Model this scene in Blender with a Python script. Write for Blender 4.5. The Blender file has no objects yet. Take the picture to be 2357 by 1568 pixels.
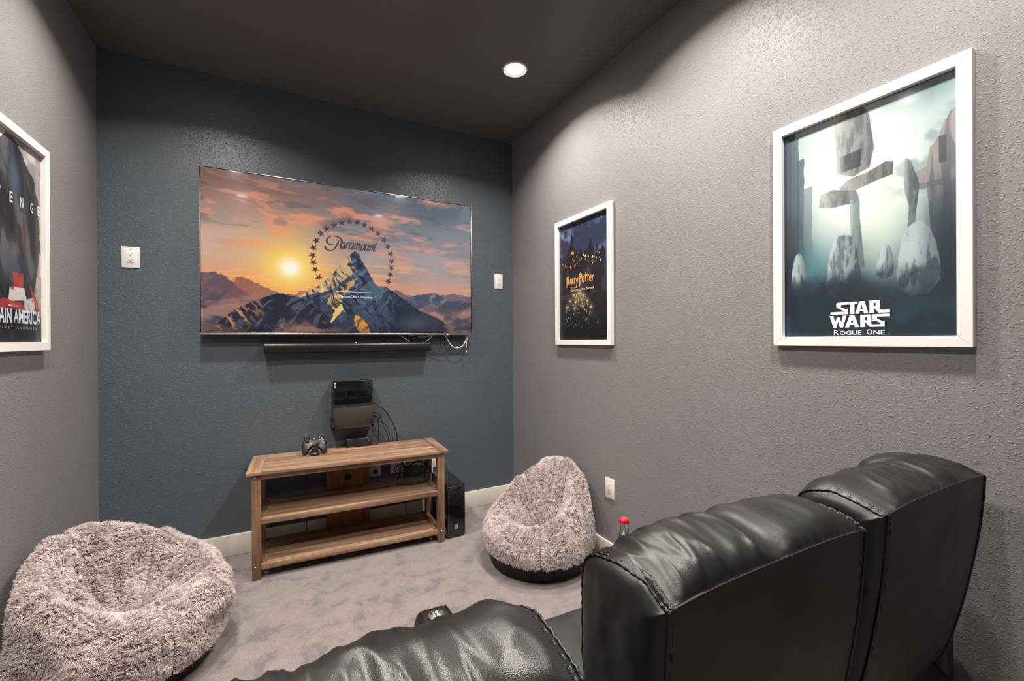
import bpy, bmesh, math, random
import numpy as np
from mathutils import Vector, Matrix
random.seed(7); np.random.seed(7)
S = bpy.context.scene
COL = S.collection

# ------------------------------------------------------------------ camera, world, exposure, room lamps
cam_d = bpy.data.cameras.new('camera'); cam = bpy.data.objects.new('camera', cam_d); COL.objects.link(cam)
cam_d.sensor_fit = 'HORIZONTAL'; cam_d.sensor_width = 36.0
cam_d.lens = 1003.99 / 2357 * 36.0
cam_d.clip_start = 0.02
_r = Vector((0.88193788, -0.47133653, -0.00524027)); _u = Vector((0.00532545, -0.00115306, 0.99998515)); _f = Vector((0.47133557, 0.88195269, -0.00149315))
cam.matrix_world = Matrix(((_r.x, _u.x, -_f.x, 0), (_r.y, _u.y, -_f.y, 0), (_r.z, _u.z, -_f.z, 1.42), (0, 0, 0, 1)))
S.camera = cam
S.view_settings.view_transform = 'Standard'; S.view_settings.look = 'None'
S.view_settings.gamma = 1.0; S.view_settings.use_curve_mapping = False
S.view_settings.exposure = 0.0
S.cycles.max_bounces = 10; S.cycles.diffuse_bounces = 6
try:
    S.cycles.use_denoising = True
    S.cycles.sample_clamp_indirect = 6.0
except Exception: pass
world = bpy.data.worlds.new('world'); S.world = world; world.use_nodes = True
world.node_tree.nodes['Background'].inputs[0].default_value = (0.02, 0.02, 0.02, 1)

XL, XR, YB, YF, ZC = -0.946, 1.843, 3.431, -1.7, 3.165
LAMP_W = 26.5
LAMP_COL = (1.0, 0.93, 0.86)
LIGHTS = [(1.352, 2.47), (-0.36, 2.52), (1.30, 1.40), (-0.38, 1.44), (1.24, 0.45), (-0.38, 0.55)]
LAMP_SPREAD = math.radians(139)
SCREEN_E = 0.95
def add_lamp(x, y):
    l = bpy.data.lights.new('downlight_lamp', 'AREA'); l.shape = 'DISK'; l.size = 0.10
    l.energy = LAMP_W; l.color = LAMP_COL; l.spread = LAMP_SPREAD
    o = bpy.data.objects.new('downlight_lamp', l); COL.objects.link(o); o.location = (x, y, ZC - 0.006)
for p in LIGHTS: add_lamp(*p)

# ------------------------------------------------------------------ helpers: naming, linking
def tag(o, label=None, cat=None, group=None, kind=None):
    if label: o['label'] = label
    if cat: o['category'] = cat
    if group: o['group'] = group
    if kind: o['kind'] = kind
    return o
def thing(name, label, cat, loc=(0, 0, 0), rotz=0.0, group=None):
    o = bpy.data.objects.new(name, None); COL.objects.link(o)
    o.location = loc; o.rotation_euler = (0, 0, rotz); o.empty_display_size = 0.05
    return tag(o, label, cat, group)
def link(name, me, m=None, parent=None, smooth=False, loc=None):
    o = bpy.data.objects.new(name, me); COL.objects.link(o)
    if m is not None and not me.materials: me.materials.append(m)
    if parent is not None: o.parent = parent
    if loc is not None: o.location = loc
    if smooth:
        me.polygons.foreach_set('use_smooth', np.ones(len(me.polygons), dtype=bool))
    return o
def from_bm(name, bm, m, parent=None, smooth=False, loc=None):
    me = bpy.data.meshes.new(name); bm.to_mesh(me); bm.free()
    return link(name, me, m, parent, smooth, loc)
def from_np(name, V, F, m, parent=None, smooth=True, loc=None):
    me = bpy.data.meshes.new(name); me.from_pydata([tuple(v) for v in V], [], [tuple(f) for f in F]); me.update()
    return link(name, me, m, parent, smooth, loc)
def auto_smooth(o, ang=35):
    me = o.data
    me.polygons.foreach_set('use_smooth', np.ones(len(me.polygons), dtype=bool))
    bm = bmesh.new(); bm.from_mesh(me)
    for e in bm.edges:
        if len(e.link_faces) == 2 and e.calc_face_angle(0) > math.radians(ang): e.smooth = False
    bm.to_mesh(me); bm.free()
    return o
def bx(bm, x0, x1, y0, y1, z0, z1, bev=0.0, seg=2):
    r = bmesh.ops.create_cube(bm, size=1.0)
    for v in r['verts']:
        v.co = Vector(((x0 + x1) / 2 + v.co.x * (x1 - x0), (y0 + y1) / 2 + v.co.y * (y1 - y0), (z0 + z1) / 2 + v.co.z * (z1 - z0)))
    if bev > 0:
        es = list({e for v in r['verts'] for e in v.link_edges})
        bmesh.ops.bevel(bm, geom=es, offset=bev, segments=seg, affect='EDGES', profile=0.5)
    return bm
def box(name, x0, x1, y0, y1, z0, z1, m, parent=None, bev=0.0, seg=2, loc=None):
    bm = bmesh.new(); bx(bm, x0, x1, y0, y1, z0, z1, bev, seg)
    o = from_bm(name, bm, m, parent, False, loc)
    if bev > 0: auto_smooth(o, 50)
    return o
def spline(pts, n=8):
    P = [Vector(p) for p in pts]
    if len(P) < 3: return P
    P = [P[0] * 2 - P[1]] + P + [P[-1] * 2 - P[-2]]
    out = []
    for i in range(1, len(P) - 2):
        for k in range(n):
            t = k / n
            a, b, c, d = P[i - 1], P[i], P[i + 1], P[i + 2]
            out.append(0.5 * ((2 * b) + (c - a) * t + (2 * a - 5 * b + 4 * c - d) * t * t + (3 * b - a - 3 * c + d) * t ** 3))
    out.append(P[-2]); return out
def tube_bm(bm, pts, r, sides=8, caps=True):
    pts = [Vector(p) for p in pts]
    rings = []; up = None
    for i, p in enumerate(pts):
        t = (pts[min(i + 1, len(pts) - 1)] - pts[max(i - 1, 0)])
        t = t.normalized() if t.length > 1e-9 else Vector((0, 0, 1))
        if up is None: up = Vector((0, 0, 1)) if abs(t.z) < 0.9 else Vector((1, 0, 0))
        s = t.cross(up).normalized(); up = s.cross(t).normalized()
        rr = r(i / (len(pts) - 1)) if callable(r) else r
        rings.append([bm.verts.new(p + s * math.cos(2 * math.pi * k / sides) * rr + up * math.sin(2 * math.pi * k / sides) * rr) for k in range(sides)])
    for a, b in zip(rings, rings[1:]):
        for k in range(sides):
            bm.faces.new((a[k], a[(k + 1) % sides], b[(k + 1) % sides], b[k]))
    if caps:
        bm.faces.new(rings[0][::-1]); bm.faces.new(rings[-1])
    return bm
def tube(name, pts, r, m, parent=None, sides=8, n=8, loc=None):
    bm = bmesh.new(); tube_bm(bm, spline(pts, n), r, sides)
    bmesh.ops.recalc_face_normals(bm, faces=bm.faces)
    return from_bm(name, bm, m, parent, True, loc)
def lathe(name, prof, m, parent=None, seg=32, loc=None, mtx=None, ang=40, close=False):
    bm = bmesh.new(); rings = []
    for r, z in prof:
        if r < 1e-6: rings.append([bm.verts.new((0, 0, z))])
        else: rings.append([bm.verts.new((r * math.cos(2 * math.pi * k / seg), r * math.sin(2 * math.pi * k / seg), z)) for k in range(seg)])
    pairs = list(zip(rings, rings[1:])) + ([(rings[-1], rings[0])] if close else [])
    for a, b in pairs:
        for k in range(seg):
            k2 = (k + 1) % seg
            if len(a) == 1 and len(b) == 1: continue
            if len(a) == 1: bm.faces.new((a[0], b[k2], b[k]))
            elif len(b) == 1: bm.faces.new((a[k], a[k2], b[0]))
            else: bm.faces.new((a[k], a[k2], b[k2], b[k]))
    bmesh.ops.recalc_face_normals(bm, faces=bm.faces)
    if mtx is not None: bmesh.ops.transform(bm, matrix=mtx, verts=bm.verts)
    o = from_bm(name, bm, m, parent, True, loc)
    return auto_smooth(o, ang)

# ------------------------------------------------------------------ helpers: materials
def srgb(r, g, b):
    f = lambda c: c / 12.92 if c <= 0.04045 else ((c + 0.055) / 1.055) ** 2.4
    return (f(r / 255), f(g / 255), f(b / 255), 1)
class NT:
    def __init__(s, name):
        s.m = bpy.data.materials.new(name); s.m.use_nodes = True; s.t = s.m.node_tree; s.b = s.t.nodes['Principled BSDF']
    def n(s, typ, **kw):
        o = s.t.nodes.new(typ)
        for k, v in kw.items():
            if k in o.inputs.keys(): o.inputs[k].default_value = v
            else: setattr(o, k, v)
        return o
    def l(s, a, b): s.t.links.new(a, b)
    def coord(s, scale=None, which='Object'):
        tc = s.n('ShaderNodeTexCoord')
        if scale is None: return tc.outputs[which]
        mp = s.n('ShaderNodeMapping'); mp.inputs['Scale'].default_value = scale
        s.l(tc.outputs[which], mp.inputs['Vector']); return mp.outputs[0]
    def noise(s, vec, scale, detail=3, rough=0.5, dist=0.0):
        o = s.n('ShaderNodeTexNoise'); o.inputs['Scale'].default_value = scale; o.inputs['Detail'].default_value = detail
        o.inputs['Roughness'].default_value = rough; o.inputs['Distortion'].default_value = dist
        s.l(vec, o.inputs['Vector']); return o.outputs['Fac']
    def ramp(s, fac, stops):
        o = s.n('ShaderNodeValToRGB'); e = o.color_ramp.elements
        while len(e) < len(stops): e.new(0.5)
        for i, (p, c) in enumerate(stops):
            e[i].position = p; e[i].color = c if len(c) == 4 else (*c, 1)
        s.l(fac, o.inputs[0]); return o.outputs['Color']
    def bump(s, h, strength, dist, prev=None):
        o = s.n('ShaderNodeBump'); o.inputs['Strength'].default_value = strength; o.inputs['Distance'].default_value = dist
        s.l(h, o.inputs['Height'])
        if prev is not None: s.l(prev, o.inputs['Normal'])
        return o.outputs[0]
    def math(s, op, a, b):
        o = s.n('ShaderNodeMath', operation=op)
        for i, v in enumerate((a, b)):
            if isinstance(v, (int, float)): o.inputs[i].default_value = v
            else: s.l(v, o.inputs[i])
        return o.outputs[0]
def plain(name, col, rough=0.5, metal=0.0, spec=0.5, coat=0.0, emis=None, es=0.0, grain=True):
    k = NT(name); b = k.b
    b.inputs['Base Color'].default_value = col if len(col) == 4 else (*col, 1)
    b.inputs['Roughness'].default_value = rough; b.inputs['Metallic'].default_value = metal
    b.inputs['Specular IOR Level'].default_value = spec; b.inputs['Coat Weight'].default_value = coat
    b.inputs['Coat Roughness'].default_value = 0.05
    if emis is not None:
        b.inputs['Emission Color'].default_value = emis if len(emis) == 4 else (*emis, 1); b.inputs['Emission Strength'].default_value = es
    if grain:
        v = k.coord(); nz = k.noise(v, 180, 2)
        k.l(k.ramp(nz, [(0.3, (max(rough - 0.06, 0.02),) * 3), (0.7, (min(rough + 0.06, 1),) * 3)]), b.inputs['Roughness'])
    return k.m
def wall_mat(name, c, strength=0.55, rough=0.5, spec=0.4):
    k = NT(name); v = k.coord()
    n1 = k.noise(v, 150, 2, 0.5, 0.2); nb = k.noise(v, 9, 2)
    r1 = k.ramp(n1, [(0.54, (0, 0, 0)), (0.66, (0.8,) * 3), (0.80, (1,) * 3)])
    n2 = k.noise(v, 260, 2)
    h = k.math('ADD', k.math('MULTIPLY', r1, k.math('ADD', nb, 0.35)), k.math('MULTIPLY', n2, 0.35))
    k.l(k.bump(h, strength, 0.0026), k.b.inputs['Normal'])
    n3 = k.noise(v, 1.7, 3)
    lo = tuple(x * 0.95 for x in c[:3]); hi = tuple(min(x * 1.05, 1) for x in c[:3])
    k.l(k.ramp(n3, [(0.3, lo), (0.7, hi)]), k.b.inputs['Base Color'])
    k.b.inputs['Roughness'].default_value = rough; k.b.inputs['Specular IOR Level'].default_value = spec
    return k.m
M = {}
M['wall_grey'] = wall_mat('wall paint grey', srgb(130, 128, 129))
M['wall_blue'] = wall_mat('wall paint slate blue', srgb(81, 90, 97), 0.6, 0.40, 0.5)
M['ceiling'] = wall_mat('ceiling paint charcoal', srgb(101, 99, 98), 0.10, 0.5, 0.3)
M['trim'] = plain('baseboard white', srgb(222, 214, 203), 0.35)
M['white_plastic'] = plain('white plastic', srgb(232, 228, 224), 0.35)
M['white_frame'] = plain('white satin frame', srgb(238, 234, 230), 0.42)
M['dark_slot'] = plain('dark slot', (0.01, 0.01, 0.01), 0.6)
M['black_gloss'] = plain('gloss black', (0.006, 0.006, 0.007), 0.06, spec=0.6, coat=0.6, grain=False)
M['black_plastic'] = plain('black plastic', (0.013, 0.013, 0.014), 0.42)
M['black_matte'] = plain('black matte', (0.010, 0.010, 0.010), 0.6)
M['cable_black'] = plain('black cable', (0.008, 0.008, 0.008), 0.5)
M['cable_white'] = plain('white cable', srgb(225, 222, 216), 0.45)
M['silver'] = plain('brushed silver', (0.62, 0.58, 0.53), 0.28, 1.0)
M['chrome'] = plain('chrome', (0.85, 0.83, 0.8), 0.12, 1.0, grain=False)
M['bolt'] = plain('satin nickel bolt', (0.75, 0.72, 0.68), 0.3, 1.0)
def carpet_mat():
    k = NT('carpet'); v = k.coord()
    big = k.noise(v, 8, 5, 0.65, 0.3); fine = k.noise(v, 300, 3, 0.75); mid = k.noise(v, 120, 2)
    c1 = k.ramp(big, [(0.37, srgb(138, 126, 124)), (0.46, srgb(162, 149, 146)), (0.62, srgb(174, 160, 157))])
    mx = k.n('ShaderNodeMix', data_type='RGBA', blend_type='MULTIPLY'); mx.inputs[0].default_value = 0.85
    sp = k.ramp(fine, [(0.40, (0.30,) * 3), (0.56, (1,) * 3)])
    k.l(c1, mx.inputs[6]); k.l(sp, mx.inputs[7]); k.l(mx.outputs[2], k.b.inputs['Base Color'])
    h = k.math('ADD', fine, k.math('MULTIPLY', mid, 0.8))
    k.l(k.bump(h, 0.9, 0.006), k.b.inputs['Normal'])
    k.b.inputs['Roughness'].default_value = 0.95; k.b.inputs['Specular IOR Level'].default_value = 0.1
    k.b.inputs['Sheen Weight'].default_value = 0.25
    return k.m
M['carpet'] = carpet_mat()
def wood_mat(name, dark, mid, light, axis=0, scale=1.0):
    k = NT(name); sc = [22, 22, 22]; sc[axis] = 1.3
    v = k.coord(tuple(s * scale for s in sc))
    oi = k.n('ShaderNodeObjectInfo')
    add = k.n('ShaderNodeVectorMath', operation='ADD'); k.l(v, add.inputs[0])
    rnd = k.n('ShaderNodeVectorMath', operation='SCALE'); rnd.inputs[0].default_value = (13, 7, 5); k.l(oi.outputs['Random'], rnd.inputs['Scale'])
    k.l(rnd.outputs[0], add.inputs[1])
    n1 = k.noise(add.outputs[0], 1.0, 5, 0.6, 0.8); n2 = k.noise(add.outputs[0], 5.0, 3, 0.6)
    f = k.math('ADD', k.math('MULTIPLY', n1, 0.75), k.math('MULTIPLY', n2, 0.25))
    n3 = k.noise(add.outputs[0], 0.45, 2); f2 = k.math('ADD', f, k.math('MULTIPLY', k.math('SUBTRACT', n3, 0.5), 0.45))
    k.l(k.ramp(f2, [(0.33, dark), (0.48, mid), (0.66, light)]), k.b.inputs['Base Color'])
    k.l(k.bump(f, 0.12, 0.002), k.b.inputs['Normal'])
    k.b.inputs['Roughness'].default_value = 0.5
    return k.m
_wd = (srgb(98, 73, 56), srgb(142, 111, 87), srgb(172, 142, 115))
M['wood_x'] = wood_mat('weathered oak lengthwise', *_wd, axis=0)
M['wood_y'] = wood_mat('weathered oak crosswise', *_wd, axis=1)
M['wood_z'] = wood_mat('weathered oak upright', srgb(92, 66, 50), srgb(132, 99, 75), srgb(158, 124, 97), axis=2)
M['wood_amber'] = wood_mat('amber back board', srgb(110, 66, 32), srgb(140, 88, 46), srgb(160, 104, 58), axis=2)
def leather_mat(name, col, rough, bump=0.11):
    k = NT(name); v = k.coord()
    vo = k.n('ShaderNodeTexVoronoi'); vo.inputs['Scale'].default_value = 800; k.l(v, vo.inputs['Vector'])
    n2 = k.noise(v, 900, 2)
    h = k.math('ADD', vo.outputs['Distance'], k.math('MULTIPLY', n2, 0.3))
    k.l(k.bump(h, bump, 0.0016), k.b.inputs['Normal'])
    nz = k.noise(v, 9, 3)
    k.l(k.ramp(nz, [(0.3, tuple(c * 0.8 for c in col)), (0.7, tuple(c * 1.2 for c in col))]), k.b.inputs['Base Color'])
    k.l(k.ramp(nz, [(0.3, (rough - 0.05,) * 3), (0.7, (rough + 0.06,) * 3)]), k.b.inputs['Roughness'])
    k.b.inputs['Specular IOR Level'].default_value = 0.55
    return k.m
M['leather'] = leather_mat('black leather', (0.008, 0.008, 0.008), 0.37)
M['vinyl'] = leather_mat('brown black rear vinyl', (0.017, 0.014, 0.0125), 0.50, 0.08)
M['base_cloth'] = plain('black base cloth', (0.004, 0.0045, 0.004), 0.5, spec=.3)
def print_mat(name, rough=0.3, emit=0.0, coat=0.0, crough=0.1):
    k = NT(name); a = k.n('ShaderNodeVertexColor', layer_name='Col')
    if emit > 0:
        k.b.inputs['Base Color'].default_value = (0.004, 0.004, 0.004, 1)
        k.l(a.outputs['Color'], k.b.inputs['Emission Color']); k.b.inputs['Emission Strength'].default_value = emit
    else: k.l(a.outputs['Color'], k.b.inputs['Base Color'])
    k.b.inputs['Roughness'].default_value = rough
    k.b.inputs['Coat Weight'].default_value = coat; k.b.inputs['Coat Roughness'].default_value = crough
    return k.m
M['screen'] = print_mat('lit screen picture', 0.16, SCREEN_E, 0.25, 0.04)
M['print'] = print_mat('poster print', 0.45, 0, 0.15, 0.1)

# ------------------------------------------------------------------ helpers: noise, pictures, lettering
_tabs = {}
def vnoise(x, y, seed=0):
    if seed not in _tabs: _tabs[seed] = np.random.RandomState(seed + 11).rand(256, 256)
    T = _tabs[seed]; xi = np.floor(x).astype(int); yi = np.floor(y).astype(int); fx = x - xi; fy = y - yi
    fx = fx * fx * (3 - 2 * fx); fy = fy * fy * (3 - 2 * fy)
    g = lambda a, b: T[a & 255, b & 255]
    return (g(xi, yi) * (1 - fx) + g(xi + 1, yi) * fx) * (1 - fy) + (g(xi, yi + 1) * (1 - fx) + g(xi + 1, yi + 1) * fx) * fy
def fbm(x, y, o=4, seed=0, gain=0.5):
    s = 0; a = 1; t = 0
    for i in range(o):
        s = s + a * vnoise(x * 2 ** i + 17 * i, y * 2 ** i + 31 * i, seed); t += a; a *= gain
    return s / t
def sm(a, b, x):
    t = np.clip((x - a) / (b - a + 1e-12), 0, 1); return t * t * (3 - 2 * t)
def inpoly(u, v, P):
    ins = np.zeros(u.shape, bool); n = len(P)
    for i in range(n):
        (x1, y1), (x2, y2) = P[i], P[(i + 1) % n]
        if y1 == y2: continue
        c = ((y1 > v) != (y2 > v)) & (u < (x2 - x1) * (v - y1) / (y2 - y1) + x1); ins ^= c
    return ins
def mixc(img, c, w):
    w = np.asarray(w)[..., None] if np.ndim(w) else w
    return img * (1 - w) + np.array(c, float) * w
def lin(img):
    img = np.clip(img / 255.0, 0, 1)
    return np.where(img <= 0.04045, img / 12.92, ((img + 0.055) / 1.055) ** 2.4)
def picture(name, origin, du, dv, w, h, nu, nv, fn, m, parent):
    """flat print: grid of nu x nv cells coloured by fn(u, v) (display values 0-255)"""
    uu, vv = np.meshgrid(np.linspace(0, 1, nu + 1), np.linspace(0, 1, nv + 1))
    img = lin(fn(uu, vv))
    o = np.array(origin); V = o + uu[..., None] * w * np.array(du) + vv[..., None] * h * np.array(dv)
    V = V.reshape(-1, 3); i = np.arange(nu * nv); r = i // nu; c = i % nu; a = r * (nu + 1) + c
    F = np.stack([a, a + 1, a + nu + 2, a + nu + 1], 1)
    me = bpy.data.meshes.new(name); me.vertices.add(len(V)); me.vertices.foreach_set('co', V.ravel())
    me.loops.add(len(F) * 4); me.loops.foreach_set('vertex_index', F.ravel())
    me.polygons.add(len(F)); me.polygons.foreach_set('loop_start', np.arange(len(F)) * 4); me.polygons.foreach_set('loop_total', np.full(len(F), 4))
    me.update(calc_edges=True)
    at = me.color_attributes.new('Col', 'FLOAT_COLOR', 'POINT')
    at.data.foreach_set('color', np.concatenate([img.reshape(-1, 3), np.ones((len(V), 1))], 1).ravel())
    return link(name, me, m, parent)
def plane_xf(origin, du, dv, w, h, lift):
    o = Vector(origin); du = Vector(du); dv = Vector(dv); nn = du.cross(dv)
    return lambda u, v: o + du * (u * w) + dv * (v * h) + nn * lift
def polys(name, plist, xf, m, parent):
    """flat printed shapes from polygons given in the print's own 0..1 frame"""
    bm = bmesh.new(); nn = (xf(1, 0) - xf(0, 0)).cross(xf(0, 1) - xf(0, 0)).normalized()
    for i, P in enumerate(plist):
        if sum(P[q - 1][0] * P[q][1] - P[q][0] * P[q - 1][1] for q in range(len(P))) < 0: P = P[::-1]
        vs = [bm.verts.new(xf(*p) + nn * (i % 24) * 2.5e-5) for p in P]
        if len(vs) >= 3: bm.faces.new(vs)
    bmesh.ops.triangulate(bm, faces=bm.faces)
    return from_bm(name, bm, m, parent)
def text_polys(s, u0, u1, v0, v1, bold=0.0, shear=0.0, space=1.0):
    cu = bpy.data.curves.new('t', 'FONT'); cu.body = s; cu.offset = bold; cu.shear = shear; cu.space_character = space; cu.resolution_u = 3
    ob = bpy.data.objects.new('t', cu); COL.objects.link(ob)
    dg = bpy.context.evaluated_depsgraph_get(); dg.update()
    me = bpy.data.meshes.new_from_object(ob.evaluated_get(dg))
    X = np.array([v.co[:2] for v in me.vertices]); mn = X.min(0); mx = X.max(0)
    X = (X - mn) / (mx - mn) * np.array([u1 - u0, v1 - v0]) + np.array([u0, v0])
    out = [[tuple(X[i]) for i in p.vertices] for p in me.polygons]
    bpy.data.objects.remove(ob); bpy.data.meshes.remove(me); bpy.data.curves.remove(cu)
    return out
def stroke_polys(pts, wf, closed=False, asp=1.0):
    """ribbon along a polyline; wf(t, angle) gives the half width; asp = frame width / height"""
    P = np.array(pts, float) * np.array([asp, 1.0]); n = len(P); out = []
    T = np.gradient(P, axis=0); L = np.hypot(T[:, 0], T[:, 1]) + 1e-12; T = T / L[:, None]
    N = np.stack([-T[:, 1], T[:, 0]], 1); ang = np.arctan2(T[:, 1], T[:, 0])
    W = np.array([wf(i / (n - 1), a) for i, a in enumerate(ang)])[:, None]
    A = (P + N * W) / np.array([asp, 1]); B = (P - N * W) / np.array([asp, 1])
    for i in range(n - 1): out.append([tuple(A[i]), tuple(A[i + 1]), tuple(B[i + 1]), tuple(B[i])])
    return out
def cr2(pts, n=8):
    return [(p.x, p.y) for p in spline([(a, b, 0) for a, b in pts], n)]

# ------------------------------------------------------------------ the room
def struct(name, x0, x1, y0, y1, z0, z1, m, bev=0.0):
    return tag(box(name, x0, x1, y0, y1, z0, z1, m, None, bev), kind='structure')
struct('floor', XL - .1, XR + .1, YF - .1, YB + .1, -0.10, 0.0, M['carpet'])
struct('ceiling', XL - .1, XR + .1, YF - .1, YB + .1, ZC, ZC + .1, M['ceiling'])
struct('wall_back', XL - .1, XR + .1, YB, YB + .1, 0, ZC, M['wall_blue'])
struct('wall_left', XL - .1, XL, YF, YB, 0, ZC, M['wall_grey'])
struct('wall_right', XR, XR + .1, YF, YB, 0, ZC, M['wall_grey'])
struct('wall_front', XL - .1, XR + .1, YF - .1, YF, 0, ZC, M['wall_grey'])
struct('baseboard_back', XL, XR, YB - .016, YB, 0, .1405, M['trim'], .004)
struct('baseboard_left', XL, XL + .016, YF, YB - .016, 0, .1405, M['trim'], .004)
struct('baseboard_right', XR - .016, XR, YF, YB - .016, 0, .1405, M['trim'], .004)

# ------------------------------------------------------------------ recessed downlights
M['lens'] = plain('lit frosted lens', (0.9, 0.88, 0.84), 0.5, emis=(1.0, 0.94, 0.86), es=40.0, grain=False)
M['can_white'] = plain('white trim ring', srgb(236, 226, 216), 0.4)
def downlight(x, y, label):
    t = thing('recessed_downlight', label, 'ceiling light', (x, y, ZC), 0, 'recessed ceiling lights')
    lathe('trim_ring', [(0.056, -0.0015), (0.066, -0.004), (0.074, -0.008), (0.080, -0.005), (0.081, 0.0), (0.056, 0.0)], M['can_white'], t, 40, close=True)
    lathe('lens', [(0.0, -0.002), (0.056, -0.002)], M['lens'], t, 40)
    return t
downlight(*LIGHTS[0], 'lit round recessed downlight on the dark ceiling above the right wall')
downlight(*LIGHTS[1], 'lit downlight just above the frame, over the left side of the television wall')
downlight(*LIGHTS[2], 'lit downlight overhead on the right, reflected nearest the top edge of the screen')
downlight(*LIGHTS[3], 'lit downlight overhead on the left, reflected near the upper left screen edge')
downlight(*LIGHTS[4], 'lit downlight over the right recliner, its lower reflection beside the stars on screen')
downlight(*LIGHTS[5], 'lit downlight over the left recliner, its lower reflection in the orange clouds')

# ------------------------------------------------------------------ television
TX0, TX1, TZ0, TZ1, TY = -0.440, 1.411, 1.462, 2.531, 3.349
def tv_picture(u, v):
    A = 1.757; x = u * A
    wx = fbm(u * 3, v * 4, 3, 3) - .5
    left = 1 - sm(.1, .8, u + wx * .2)
    img = np.zeros(u.shape + (3,))
    hor = np.stack([235 * left + 205 * (1 - left), 150 * left + 150 * (1 - left), 100 * left + 130 * (1 - left)], -1)
    midc = np.stack([205 * left + 160 * (1 - left), 170 * left + 150 * (1 - left), 150 * left + 150 * (1 - left)], -1)
    top = np.stack([140 * left + 92 * (1 - left), 104 * left + 105 * (1 - left), 92 * left + 118 * (1 - left)], -1)
    a = sm(.28, .50, v)[..., None]; b = sm(.55, .98, v)[..., None]
    img = hor * (1 - a) + midc * a; img = img * (1 - b) + top * b
    n1 = fbm(x * 4.4 + v * 1.5 + wx, v * 19 + wx * 3, 6, 5, .58); n2 = fbm(x * 2.2 + 9, v * 9 + 3 + wx * 2, 5, 8); n3 = fbm(x * 7, v * 30, 4, 9)
    img = mixc(img, (120, 128, 140), .6 * sm(.50, .68, n2) * sm(.30, .5, v) * (.45 + .55 * sm(.2, .7, u)))
    img = mixc(img, (228, 146, 114), .80 * sm(.49, .68, n1) * sm(.42, .6, v) * (1 - .7 * sm(.45, .9, u)) * (1 - .45 * sm(.85, 1, v)))
    img = mixc(img, (225, 158, 140), .55 * sm(.54, .72, n1) * sm(.3, .5, v) * sm(.4, .8, u))
    img = mixc(img, (96, 82, 88), .45 * sm(.58, .74, n3) * sm(.5, .8, v))
    img = mixc(img, (250, 178, 120), .5 * sm(.55, .7, fbm(x * 4, v * 40, 3, 14)) * sm(.30, .36, v) * (1 - sm(.44, .55, v)))
    img = mixc(img, (84, 70, 70), .45 * sm(.8, 1.05, v) * (1 - sm(.05, .4, u)))
    d = np.hypot((u - .274) * A, (v - .424) * 1.08)
    img = mixc(img, (255, 196, 92), .95 * np.exp(-(d / .22) ** 2)); img = mixc(img, (255, 222, 120), np.exp(-(d / .125) ** 2)); img = mixc(img, (255, 252, 225), np.clip(1.4 * np.exp(-(d / .055) ** 2), 0, 1))
    jag = (fbm(x * 55, v * 55, 4, 20) - .5) * .018; ju = u + jag * .7; jv = v + jag
    wq = (fbm(x * 9, v * 9, 3, 26) - .5) * .12; str_ = fbm((x + v * .8 + wq) * 46, (v - x * .6) * 16, 5, 22, .62); str2 = fbm((x - v * .9 + wq) * 38, (v + x * .5) * 14, 5, 23, .62)
    # far ranges
    m = inpoly(ju, jv, [(-.1, 0), (-.1, .345), (.037, .368), (.06, .356), (.088, .317), (.126, .262), (.16, .2), (.16, 0)]); img = mixc(img, (92, 76, 88), m * .92); img = mixc(img, (128, 104, 110), m * sm(.5, .65, str2) * .5)
    m = inpoly(ju, jv, [(.06, 0), (.1, .34), (.118, .352), (.166, .306), (.2, .284), (.24, .255), (.3, .24), (.4, .0)]); img = mixc(img, (128, 84, 82), m * .75)
    m = inpoly(ju, jv, [(.25, .1), (.3, .272), (.37, .29), (.42, .303), (.46, .27), (.5, .1)]); img = mixc(img, (150, 98, 88), m * .7)
    m = inpoly(ju, jv, [(.6, 0), (.662, .318), (.698, .282), (.753, .275), (.81, .300), (.848, .283), (.918, .303), (1.1, .27), (1.1, 0)]); img = mixc(img, (104, 92, 112), m * .9)
    m = inpoly(ju, jv, [(.66, 0), (.697, .235), (.753, .282), (.83, .302), (.898, .243), (.95, .25), (1.1, .215), (1.1, 0)]); img = mixc(img, (58, 70, 96), m * .95); img = mixc(img, (150, 140, 150), m * sm(.56, .7, str2) * .7)
    # low cloud sea
    cl = fbm(x * 5 + 3, v * 10, 5, 30)
    w = (1 - sm(.16, .26, v + (cl - .5) * .12))
    img = mixc(img, (70, 66, 82), w * .9); img = mixc(img, (196, 142, 118), w * sm(.48, .66, cl) * .75)
    w2 = (1 - sm(.2, .30, v)) * (1 - sm(.14, .28, u)); img = mixc(img, (168, 124, 112), w2 * sm(.42, .62, fbm(x * 6, v * 16, 4, 33)) * .8)
    # main peak
    peak = [(.27, .21), (.296, .236), (.321, .26), (.366, .31), (.413, .383), (.444, .454), (.468, .508), (.484, .538), (.502, .567), (.519, .552), (.53, .508), (.542, .473), (.552, .45), (.567, .391), (.584, .343), (.602, .329), (.625, .335), (.653, .299), (.697, .246), (.762, .169), (.828, .123), (.87, .091), (.90, -.02), (.15, -.02), (.22, .1)]
    ju2 = u + jag * .35; jv2 = v + jag * .45
    m = inpoly(ju2, jv2, peak)
    body = np.zeros_like(img) + np.array((62, 72, 92.)); body = mixc(body, (100, 116, 134), sm(.45, .65, str2) * sm(.05, .3, v)); body = mixc(body, (34, 38, 54), sm(.52, .66, str_) * .8)
    body = mixc(body, (30, 36, 52), .75 * sm(.62, .68, u) * (1 - sm(.30, .34, v)))
    body = mixc(body, (98, 124, 140), .55 * inpoly(ju2, jv2, [(.52, .3), (.56, .37), (.62, .33), (.6, .24), (.56, .22)]))
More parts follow.
